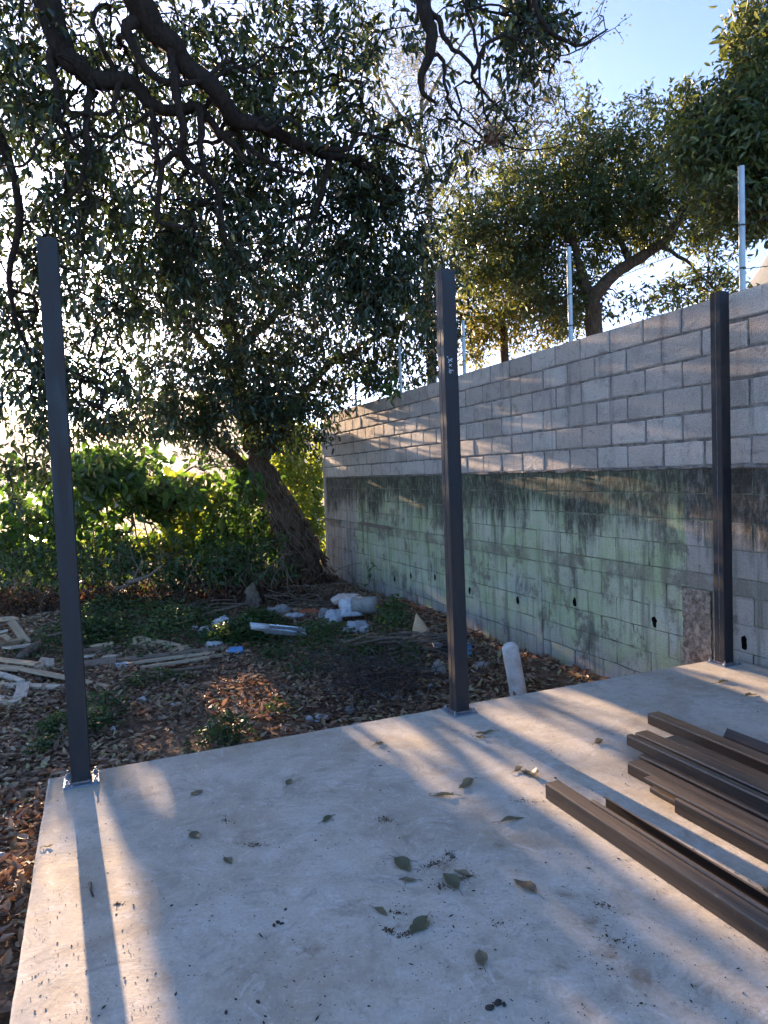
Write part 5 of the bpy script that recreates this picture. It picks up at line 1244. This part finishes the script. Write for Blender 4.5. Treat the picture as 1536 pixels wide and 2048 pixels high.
# blue carton, dark tray, dry husk
def crate(c, X, hx, hy, hz, mat, label, name, cat):
    X = norm(np.asarray(X, float)); Y = np.cross([0, 0, 1.], X); b = MB(); t = .012; Z = np.array([0, 0, 1.])
    b.box(c-Z*(hz-t), X*hx, Y*hy, Z*t)
    for s in (-1, 1):
        b.box(c+X*s*(hx-t)+Z*t, X*t, Y*hy, Z*(hz-t)); b.box(c+Y*s*(hy-t)+Z*t, X*(hx-2*t), Y*t, Z*(hz-t))
    return tag(b.make(name, M[mat]), label, cat)
P = gpg(925, 1312); crate(P+np.array([0, 0, .07]), (1, .35, .25), .10, .07, .06, 'blue', 'bright blue open carton against the wall right of the middle post', 'carton', 'carton')
P = gpg(868, 1308); crate(P+np.array([0, 0, .05]), (1, .2, .05), .20, .13, .05, 'wire', 'low dark tray left of the middle post with paper in it', 'tray', 'tray')
lump('paper', P+np.array([0, 0, .12]), (.13, .08, .07), 'plastic', 'crumpled white paper resting in the low dark tray', 'paper', 41, .5)
def husk():
    P = gpg(852, 1310); v = []; k = 9
    for i, (z, r) in enumerate([(0, .05), (.10, .10), (.22, .12), (.34, .09), (.44, .045), (.52, .006)]):
        for j in range(k):
            a = -2.3+j*4.6/(k-1); v.append(P+np.array([math.sin(a)*r*1.05-.02*i, -math.cos(a)*r*.55, z]))
    f = [(i*k+j, i*k+j+1, (i+1)*k+j+1, (i+1)*k+j) for i in range(5) for j in range(k-1)]
    o = obj('dry_husk', v, f, M['cardboard'], smooth=True, loc=P); md = o.modifiers.new('thickness', 'SOLIDIFY'); md.thickness = .006
    tag(o, 'pale tan dry sheath standing pointed end up in the stick heap', 'husk')
husk()

# ------------------------------------------------------------------ stick heap, wire tangle, dry stalks
rs = np.random.RandomState(91)
for i in range(34):
    x = rs.uniform(735, 905); y = 1318-(x-735)*.05+rs.uniform(-22, 10); P = gpg(x, y); a = rs.normal(.15, .45); L = rs.uniform(.35, 1.1)
    d = np.array([math.cos(a), math.sin(a)*.8, rs.uniform(-.12, .18)]); c = P+np.array([0, 0, rs.uniform(.03, .28)])
    q = spline([c-d*L/2, c-d*L*.1+rs.normal(0, .03, 3), c+d*L*.2+rs.normal(0, .03, 3), c+d*L/2], 3); q[:, 2] = np.maximum(q[:, 2], gz(q[:, 0], q[:, 1])+.012)
    n_ = q@gn; q = q-gn[None, :]*np.maximum(n_-(WALLN-.05), 0)[:, None]
    tube_thing('stick', q, np.linspace(rs.uniform(.012, .026), .006, len(q)), 'stick', 'dry grey-brown stick in the heap against the green wall', 'stick', 'sticks heaped against the wall', k=6)
for i in range(22):
    x = rs.uniform(360, 470); P = gpg(x, rs.uniform(1225, 1250)); a = rs.normal(.2, .5); L = rs.uniform(.3, .9); d = np.array([math.cos(a), math.sin(a), rs.uniform(-.1, .5)])
    c = P+np.array([0, 0, rs.uniform(.03, .25)]); q = np.array([c-d*L/2, c+rs.normal(0, .03, 3), c+d*L/2]); q[:, 2] = np.maximum(q[:, 2], gz(q[:, 0], q[:, 1])+.01)
    tube_thing('dry_stalk', q, .009, 'stick', 'dry straw-coloured stalk behind the plastic rubbish', 'stalk', 'dry stalks behind the rubbish', k=5)
for i in range(26):
    x = rs.uniform(560, 680); P = gpg(x, rs.uniform(1205, 1222)); a = rs.normal(.4, .5); L = rs.uniform(.4, 1.1); d = np.array([math.cos(a), math.sin(a)*.6, rs.uniform(-.3, .3)])
    c = P+np.array([0, 0, rs.uniform(.05, .35)]); q = np.array([c-d*L/2, c+rs.normal(0, .05, 3), c+d*L/2]); q[:, 2] = np.maximum(q[:, 2], gz(q[:, 0], q[:, 1])+.01)
    q = q-gn[None, :]*np.maximum(q@gn-(WALLN-.05), 0)[:, None]
    tube_thing('dry_twig', q, .007, 'stick', 'thin dry twig in the brush between the trunk and the wall foot', 'twig', 'twigs at the wall corner', k=4)
def wire_tangle():
    b = MB(); c0 = gpg(745, 1375); s = c0[1]/1420
    for i in range(260):
        c = c0+np.array([rs.normal(0, 55)*s, rs.normal(0, .35), .04+abs(rs.normal(0, .09))]); q = [c]; d = norm(rs.normal(0, 1, 3)*[1, .6, .4])
        for j in range(9):
            d = norm(d+rs.normal(0, .55, 3)*[1, 1, .6]); p = q[-1]+d*.09; p[2] = max(p[2], gz(p[0], p[1])+.01); p[2] = min(p[2], gz(p[0], p[1])+.36)
            p = p-gw*max(0, SLABU+.08-p@gw)*-1; q.append(p)
        b.tube(spline(q, 2), .0036, 3, False)
    o = b.make('wire_tangle', M['wire']); tag(o, 'low dark tangle of rusty wire on the leaves left of the middle post', 'wire tangle')
wire_tangle()

# ------------------------------------------------------------------ leaf litter, weeds
def litter():
    n = 130000; N_ = rs.uniform(-3.8, WALLN-.03, n); U_ = rs.uniform(1.2, 13.8, n); P = gn[None, :]*N_[:, None]+gw[None, :]*U_[:, None]
    x, y = proj_many(np.concatenate([P[:, :2], np.full((n, 1), -.6)], 1))
    den = np.array([mnoise.noise(Vector((a*.9, b*.9, 2.0)))+.6*mnoise.noise(Vector((a*2.6, b*2.6, 5.0))) for a, b in P[:, :2]])
    pr = sstep(-.6, .3, den)*.72+.28
    pr = pr*np.where((N_ < SLABN) & (U_ < 3.6), .42, 1)*np.where((x > 230) & (x < 430) & (y > 1430) & (y < 1520), .35, 1)
    inside = (N_ > SLABN-.04) & (U_ < SLABU+.04)
    k = (~inside) & (x > -80) & (x < 1180) & (rs.uniform(0, 1, n) < pr)
    P = P[k]; m = len(P); P[:, 2] = gz(P[:, 0], P[:, 1])+rs.uniform(.004, .035, m)
    d = rs.normal(0, 1, (m, 3)); d[:, 2] *= .22; L = rs.uniform(.035, .105, m); v = rs.beta(1.3, 1.9, m)
    leaf_batch('leaf_litter', P, d, L, L*rs.uniform(.35, .62, m), LEAFCURL, M['litter'], None, None, rs, face=np.array([0, 0, 1.]), var=v)
    tag(COL.objects[-1], 'thick litter of curled brown leaves over the yard soil', 'leaf litter', kind='stuff')
litter()
def weeds(name, spots, label, cat, n, hmax, Lr, mat, seed, kind=None, group=None, clump=True):
    r = np.random.RandomState(seed); Ps = []
    for (x, y, rx, ry) in spots:
        c = gpg(x, y); s = c[1]/1420; P = np.zeros((n, 3)); e = gpg(x, y-ry); ryw = abs(e[1]-c[1])
        P[:, 0] = c[0]+np.clip(r.normal(0, .5, n), -1.2, 1.2)*rx*s; P[:, 1] = c[1]+np.clip(r.normal(0, .5, n), -1.2, 1.2)*ryw
        h = hmax*r.uniform(.08, 1, n)*np.exp(-(((P[:, 0]-c[0])/(rx*s))**2+((P[:, 1]-c[1])/ryw)**2)*.9)
        P[:, 2] = gz(P[:, 0], P[:, 1])+h; Ps.append(P)
    P = np.concatenate(Ps); ok = ~((P@gn > SLABN-.05) & (P@gw < SLABU+.03)) & (P@gn < WALLN-.03); P = P[ok]; m = len(P)
    d = r.normal(0, 1, (m, 3)); d[:, 2] = np.abs(d[:, 2])*.3; L = r.uniform(Lr[0], Lr[1], m)
    root = None
    if not kind:
        c = gpg(spots[0][0], spots[0][1]); root = thing(name, c, label, cat, group)
        b = MB()
        for i in range(min(60, m//6)):
            t = P[r.randint(m)]; g0 = np.array([t[0]+r.normal(0, .04), t[1]+r.normal(0, .04), gz(t[0], t[1])-.01]); b.tube([g0, (g0+t)/2+r.normal(0, .01, 3), t], .003, 3, False)
        o = b.make('stem', M['leaf_weed'], root); o['kind'] = 'stuff'
    leaf_batch('leaves' if root else name, P, d, L, L*r.uniform(.5, .75, m), LEAF8, M[mat], root, 'stuff', r, face=np.array([0, 0, 1.]))
    if kind: tag(COL.objects[-1], label, cat, group, kind)
weeds('ground_cover', [(290, 1245, 140, 40), (210, 1230, 60, 40), (350, 1262, 90, 25), (190, 1280, 80, 20), (480, 1285, 80, 14), (520, 1262, 60, 16)], 'low green creeping weeds behind the planks', 'ground cover', 1500, .34, (.04, .10), 'leaf_weed', 1, 'stuff')
wg = 'weed clumps in the yard'
weeds('weed_clump', [(452, 1478, 62, 26)], 'leafy weed clump touching the slab edge between the left and middle posts', 'weeds', 420, .22, (.03, .065), 'leaf_weed', 2, group=wg)
weeds('weed_clump', [(205, 1425, 52, 30), (190, 1460, 40, 20)], 'broad weed clump immediately right of the left steel post', 'weeds', 360, .22, (.03, .065), 'leaf_weed', 3, group=wg)
weeds('weed_clump', [(110, 1462, 34, 22)], 'weed clump just left of the left steel post', 'weeds', 260, .16, (.03, .07), 'leaf_weed', 4, group=wg)
weeds('weed_clump', [(85, 1502, 26, 16)], 'small grassy tuft left of the left post base', 'weeds', 160, .12, (.03, .06), 'leaf_weed', 5, group=wg)
weeds('weed_clump', [(640, 1290, 80, 28)], 'large green weed patch between the white sacks and the battens', 'weeds', 900, .34, (.035, .085), 'leaf_weed', 6, group=wg)
weeds('weed_clump', [(735, 1315, 50, 20)], 'green weed patch in front of the stick heap', 'weeds', 420, .26, (.035, .08), 'leaf_weed', 7, group=wg)
weeds('weed_clump', [(788, 1262, 40, 30)], 'dark leafy weed standing against the green wall beside the sacks', 'weeds', 420, .55, (.05, .11), 'leaf_weed', 8, group=wg)
weeds('weed_clump', [(545, 1320, 36, 16)], 'small weed clump at the right end of the battens', 'weeds', 240, .2, (.03, .07), 'leaf_weed', 9, group=wg)
weeds('weed_clump', [(330, 1362, 50, 14)], 'sparse weeds below the front pale batten', 'weeds', 160, .16, (.03, .07), 'leaf_weed', 10, group=wg)
weeds('weed_clump', [(275, 1372, 24, 14)], 'small weed tuft right of the long tan plank tip', 'weeds', 130, .16, (.03, .07), 'leaf_weed', 11, group=wg)
weeds('weed_clump', [(345, 1560, 20, 8)], 'tiny', 'weeds', 1, .05, (.02, .03), 'leaf_weed', 12) if False else None
weeds('weed_clump', [(560, 1425, 40, 18)], 'faint scattered weeds in the sunlit leaves near the slab', 'weeds', 110, .14, (.03, .06), 'leaf_weed', 13, group=wg)
weeds('weed_clump', [(615, 1345, 50, 16)], 'low weeds at the left side of the wire tangle', 'weeds', 200, .18, (.03, .07), 'leaf_weed', 14, group=wg)
weeds('weed_clump', [(820, 1325, 50, 16)], 'weeds growing through the right part of the stick heap', 'weeds', 240, .25, (.035, .08), 'leaf_weed', 15, group=wg)
def wall_plant(x, y, n, label, drop, L0, off=.05):
    u, z = onwall(x, y); c = G(WALLN-.02, u, z); root = thing('wall_plant', c, label, 'plant'); r = np.random.RandomState(x)
    tip = c-gn*.14+np.array([0, 0, drop]); b = MB(); q = spline([c+gn*.03, c-gn*.06+np.array([0, 0, .05]), tip], 5); b.tube(q, .005, 4, False); b.make('stem', M['stick'], root)
    k = r.randint(2, len(q), n); P = q[k]+r.normal(0, .02, (n, 3)); d = r.normal(0, .6, (n, 3))-gn*.5+np.array([0, 0, -.3]); L = r.uniform(L0*.6, L0, n)
    P = P-gn[None, :]*np.maximum(P@gn-(WALLN-.02), 0)[:, None]
    leaf_batch('leaves', P, d, L, L*.3, LEAF8, M['leaf_weed'], root, 'stuff', r)
wall_plant(797, 782, 16, 'small drooping plant growing from the wall top left of the middle post', -.12, .30)
wall_plant(752, 1135, 14, 'little green plant sprouting from a joint of the green wall', -.35, .14)
wall_plant(770, 1205, 16, 'thin vine hanging on the green wall just above the weeds', -.4, .12)
def ledge_board(x0, y0, x1, y1, label):
    a = onwall(x0, y0); c = onwall(x1, y1); A = G(WALLN-.02, a[0], a[1]); B = G(WALLN-.035, c[0], c[1])
    plank(A, B, .05, .05, 'plank_dark', label, .1, 'ledge_board', None)
ledge_board(722, 1046, 782, 1056, 'splintered timber strip fixed on the green wall left of the middle post')
ledge_board(652, 1038, 682, 1043, 'short timber scrap on the bare far end of the wall')

# ------------------------------------------------------------------ things lying on the slab
def slab_leaf(x0, y0, x1, y1, label, mat='slableaf', w=.40, curl=.10, stem=.25, seed=1):
    A, B = gp(x0, y0), gp(x1, y1); X = norm(B-A); L = np.linalg.norm(B-A); Y = np.cross([0, 0, 1.], X); r = np.random.RandomState(seed); Z = np.array([0, 0, 1.])
    root = thing('fallen_leaf', A, label, 'leaf', 'fallen leaves on the slab')
    n = 9; v = []; f = []; s0 = stem*L; tw = r.normal(0, .12)
    for i in range(n):
        t = i/(n-1); wd = w*L*.5*(math.sin(math.pi*min(1, t**.9*1.0+.012))**1.15)*(1+.10*math.sin(t*17+seed*2))+.0006; lift = .003+curl*L*.55*(.35*(2*t-1)**2+.15*math.sin(t*5+seed))
        for q in (-1, -.5, 0, .5, 1):
            up = lift+curl*L*.75*abs(q)**1.4*(.6+.4*math.sin(t*7+seed))*(wd/(w*L*.5))+tw*q*wd*.5*(t-.3)
            v.append(np.array([0, 0, r.normal(0, .0012)])+X*(s0+(L-s0)*t+.0)+Y*q*wd*(1-.18*abs(q)*curl*4)+Z*max(up, .0025)+Y*.03*L*math.sin(t*3+seed))
    for i in range(n-1):
        for j in range(4): f.append((i*5+j, i*5+j+1, (i+1)*5+j+1, (i+1)*5+j))
    o = bpy.data.objects.new('blade', mesh('blade', v, f, M[mat], smooth=True)); link(o, root)
    b = MB(); s1 = v[2]; b.tube([np.array([0, 0, .003]), s1*.5+Z*.004, s1+Z*.001], [.0014, .0012, .001], 4); o = bpy.data.objects.new('stem', mesh('stem', np.concatenate(b.v), b.f, M['stick'])); link(o, root)
for i, q in enumerate([
    (378, 1598, 404, 1580, 'round greenish leaf on the slab nearest the left post', 'slableaf', .6, .10), (376, 1662, 400, 1678, 'small round leaf below the one nearest the left post', 'slableaf', .6, .12),
    (572, 1576, 581, 1560, 'tiny curled leaf alone at the shaded far side of the slab', 'slableaf', .5, .2), (636, 1650, 667, 1632, 'slim grey-green leaf in the shaded middle of the slab', 'slableaf', .4, .15),
    (446, 1712, 462, 1730, 'small dark leaf on the shaded left part of the slab', 'slableaf', .5, .15), (924, 1592, 858, 1592, 'long flat leaf lying across the edge of the sunlit streak', 'slableaf', .26, .10),
    (955, 1556, 918, 1580, 'upright curled leaf just behind the long flat leaf', 'slableaf', .42, .22), (1000, 1462, 950, 1470, 'dark thin leaf in the shadow of the middle post', 'slableaf', .25, .15),
    (944, 1474, 972, 1476, 'small tan leaf in the pair beside the middle post shadow', 'slableaf_y', .5, .25), (1022, 1548, 1046, 1536, 'dry tan leaf left of the curled green one near the steel', 'slableaf_y', .45, .22),
    (1050, 1538, 1074, 1560, 'strongly curled green and yellow leaf near the nearest channel end', 'slableaf', .6, .30), (984, 1647, 1050, 1637, 'long slender leaf in the sun with a dark stalk', 'slableaf', .26, .10),
    (778, 1712, 822, 1746, 'dark green leaf at the upper left of the dirt patch', 'slableaf', .5, .18), (836, 1726, 786, 1718, 'pale underside leaf tucked behind the dark green one', 'slableaf_y', .35, .15),
    (846, 1762, 796, 1762, 'pointed green leaf at the left of the dirt patch', 'slableaf', .38, .14), (926, 1792, 886, 1750, 'greyish leaf on the right of the dirt patch', 'slableaf', .45, .18),
    (952, 1758, 908, 1742, 'faded leaf half buried in the dirt patch', 'slableaf_y', .35, .12), (1088, 1800, 1030, 1760, 'large green leaf with brown edge right of the dirt patch', 'slableaf', .42, .14),
    (738, 1812, 776, 1834, 'yellow-green leaf below the dirt patch', 'slableaf', .35, .12), (862, 1824, 822, 1872, 'broad grey leaf beside the lower dirt patch', 'slableaf', .5, .14),
    (972, 1946, 956, 1902, 'small oval leaf alone at the bottom of the slab', 'slableaf', .5, .14), (1184, 1492, 1206, 1482, 'little pale yellow curled leaf left of the steel stack', 'slableaf_y', .55, .3),
    (1425, 1368, 1458, 1362, 'thin dark leaf on the slab in front of the right post', 'slableaf', .28, .1), (1480, 1393, 1515, 1390, 'dark green leaf near the right edge behind the steel', 'slableaf', .4, .12),
    (1520, 1772, 1540, 1790, 'green leaf lying against the black open channel', 'slableaf', .5, .2), (745, 1492, 768, 1486, 'crumpled grey leaf scrap at the start of the sunlit streak', 'slableaf_y', .6, .3),
    (80, 1698, 106, 1692, 'narrow tan curled leaf on the left rim of the slab', 'slableaf_y', .22, .25), (1062, 1552, 1040, 1544, 'small tan scrap of leaf stuck to the curled green one', 'slableaf_y', .4, .2)]):
    slab_leaf(*q[:5], mat=q[5], w=q[6]*.92, curl=q[7], seed=i+1)
tube_thing('twig', [gp(180, 1766, .006), gp(181, 1780, .006), gp(186, 1792, .006)], [.007, .0045, .004], 'seed', 'short dark twig in the left post shadow on the slab', 'twig')
for i, (x, y, s, lab) in enumerate([(980, 2018, 11, 'largest of the three dark seeds at the bottom of the slab'), (996, 2008, 11, 'middle of the three dark seeds at the bottom of the slab'), (1008, 2010, 7, 'smallest and rightmost of the three dark seeds at the bottom'), (548, 1852, 6, 'left dark pellet of the small cluster on the shaded slab'), (556, 1846, 6, 'upper dark pellet of the small cluster on the shaded slab'), (564, 1848, 5, 'right dark pellet of the small cluster on the shaded slab'), (571, 1820, 4, 'single dark pellet above the small cluster'), (452, 2026, 6, 'dark pellet near the bottom left of the slab'), (516, 2005, 6, 'dark pellet right of the bottom left one')]):
    P = gp(x, y); k = P[1]/1420; lump('seed', P+np.array([0, 0, s*k*.3]), (s*k, s*k*.62, s*k*.55), 'seed', lab, 'seed', i+3, .25, 'dark seeds and pellets on the slab', sub=2, rot=i*.7)
def crumbs(name, P, S, mat, label, r, flat=1.0):
    k = (P@gn > SLABN+.02) & (P@gn < WALLN-.05) & (P@gw < SLABU-.03); P, S = P[k], S[k]; n = len(P)
    O = np.array([(1, 0, 0), (-1, 0, 0), (0, 1, 0), (0, -1, 0), (0, 0, 1), (0, 0, -.6)], float); F = [(0, 2, 4), (2, 1, 4), (1, 3, 4), (3, 0, 4), (2, 0, 5), (1, 2, 5), (3, 1, 5), (0, 3, 5)]
    st = r.uniform(.5, 1.0, (n, 3)); st[:, 2] *= flat; st[:, 0] *= np.where(r.uniform(0, 1, n) > .6, r.uniform(1.5, 3.5, n), 1); a = r.uniform(0, 6.28, n)
    V = O[None]*st[:, None, :]*S[:, None, None]; x = V[..., 0]*np.cos(a)[:, None]-V[..., 1]*np.sin(a)[:, None]; y = V[..., 0]*np.sin(a)[:, None]+V[..., 1]*np.cos(a)[:, None]
    V = np.stack([x, y, V[..., 2]], -1)+P[:, None, :]+np.array([0, 0, 1.])*(S*.5*st[:, 2])[:, None, None]
    f = [tuple(int(i*6+q) for q in t) for i in range(n) for t in F]
    tag(obj(name, V.reshape(-1, 3), f, M[mat]), label, 'debris', kind='stuff')
def all_crumbs():
    r = np.random.RandomState(5); n = 3600
    px = r.uniform(30, 1536, n); py = 1400+(2048-1400)*r.uniform(0, 1, n)**.75
    d = np.array([mnoise.noise(Vector((a*.006, c*.009, 3)))+.7*mnoise.noise(Vector((a*.02, c*.03, 7))) for a, c in zip(px, py)]); k = r.uniform(-.75, .75, n) < d
    P = np.array([gp(a, c) for a, c in zip(px[k], py[k])]); n = len(P); S = r.lognormal(-6.25, .42, n)
    crumbs('dirt_specks', P, np.minimum(S, .0065), 'debris', 'dark specks of dirt scattered over the slab', r)
    Ps, Ss = [], []
    for (x, y, rx, ry, m, ang) in [(770, 1640, 20, 6, 150, .2), (512, 1690, 30, 5, 140, .15), (870, 1728, 34, 9, 260, -.5), (905, 1712, 22, 7, 140, .9), (930, 1755, 24, 8, 160, -.3), (885, 1770, 20, 8, 90, .4), (780, 1862, 14, 6, 130, .5), (812, 1868, 18, 6, 130, -.5), (235, 1808, 8, 4, 60, 0), (1210, 1812, 34, 9, 110, .5), (455, 1642, 12, 4, 50, 0), (1050, 1602, 34, 4, 60, .1), (795, 1826, 16, 5, 80, .3), (1300, 1560, 36, 7, 40, .4), (755, 1488, 9, 4, 60, 0), (885, 1586, 26, 5, 70, -.1), (965, 1472, 24, 4, 50, .1), (1000, 1850, 26, 8, 40, .3), (1225, 1880, 44, 14, 70, .5)]:
        q = r.standard_t(3, (m, 2))*.45; q = q*np.array([rx, ry]); ca, sa = math.cos(ang), math.sin(ang); q = np.stack([q[:, 0]*ca-q[:, 1]*sa*.6, q[:, 0]*sa*.6+q[:, 1]*ca], 1)
        ok = np.abs(q).max(1) < 90; q = q[ok]; Ps.append(np.array([gp(x+a, y+c) for a, c in q])); Ss.append(np.minimum(r.lognormal(-6.2, .5, len(q)), .008))
    crumbs('dirt_crumbs', np.concatenate(Ps), np.concatenate(Ss), 'dirt', 'brown crumbly dirt smeared in patches on the slab', r, .6)
all_crumbs()

# ------------------------------------------------------------------ beyond the yard
def shed(px0, px1, D, ztop, label, depth=7):
    a = at(px0, 1000, D); c = at(px1, 1000, D); z0 = float(gz((a[0]+c[0])/2, D+2))-.3
    root = thing('shed', (a[0], D, z0), label, 'shed')
    w = abs(c[0]-a[0]); b = MB(); cx = (a[0]+c[0])/2
    b.box((cx, D+depth/2, (z0+ztop-.1)/2), np.array([w/2-.2, 0, 0]), np.array([0, depth/2-.3, 0]), np.array([0, 0, (ztop-.1-z0)/2])); b.make('wall', M['plaster'], root)
    n = int(w/.16); v = []; f = []
    for i in range(n+1):
        x = a[0]+(c[0]-a[0])*i/n; z = ztop+.022*(i % 2)
        v += [(x, D, z-.05), (x, D+depth, z+.25)]
    f = [(i*2, i*2+2, i*2+3, i*2+1) for i in range(n)]
    obj('roof', v, f, M['roof'], root).modifiers.new('thickness', 'SOLIDIFY').thickness = .01
    d = MB(); d.box((cx, D+.28, z0+1.2), np.array([.5, 0, 0]), np.array([0, .02, 0]), np.array([0, 0, 1.0])); d.make('door', M['plank_dark'], root)
shed(255, 352, 38, -1.45, 'low shed with a glaring metal roof glimpsed between the shrubs')
shed(-120, 40, 34, -1.3, 'shed with a bright metal roof behind the bushes at the left edge')
def low_wall():
    a = at(560, 1000, 23); c = at(700, 1000, 22); z = float(gz(a[0], 23)); b = MB(); d = (c-a)/2; d[2] = 0; m = (a+c)/2
    b.box((m[0], m[1], z+.5), d, np.array([0, .09, 0]), np.array([0, 0, .75])); o = b.make('low_wall', M['plaster'], loc=(m[0], m[1], z)); tag(o, 'pale plastered low wall glimpsed between the trunk and the wall end', 'wall')
low_wall()
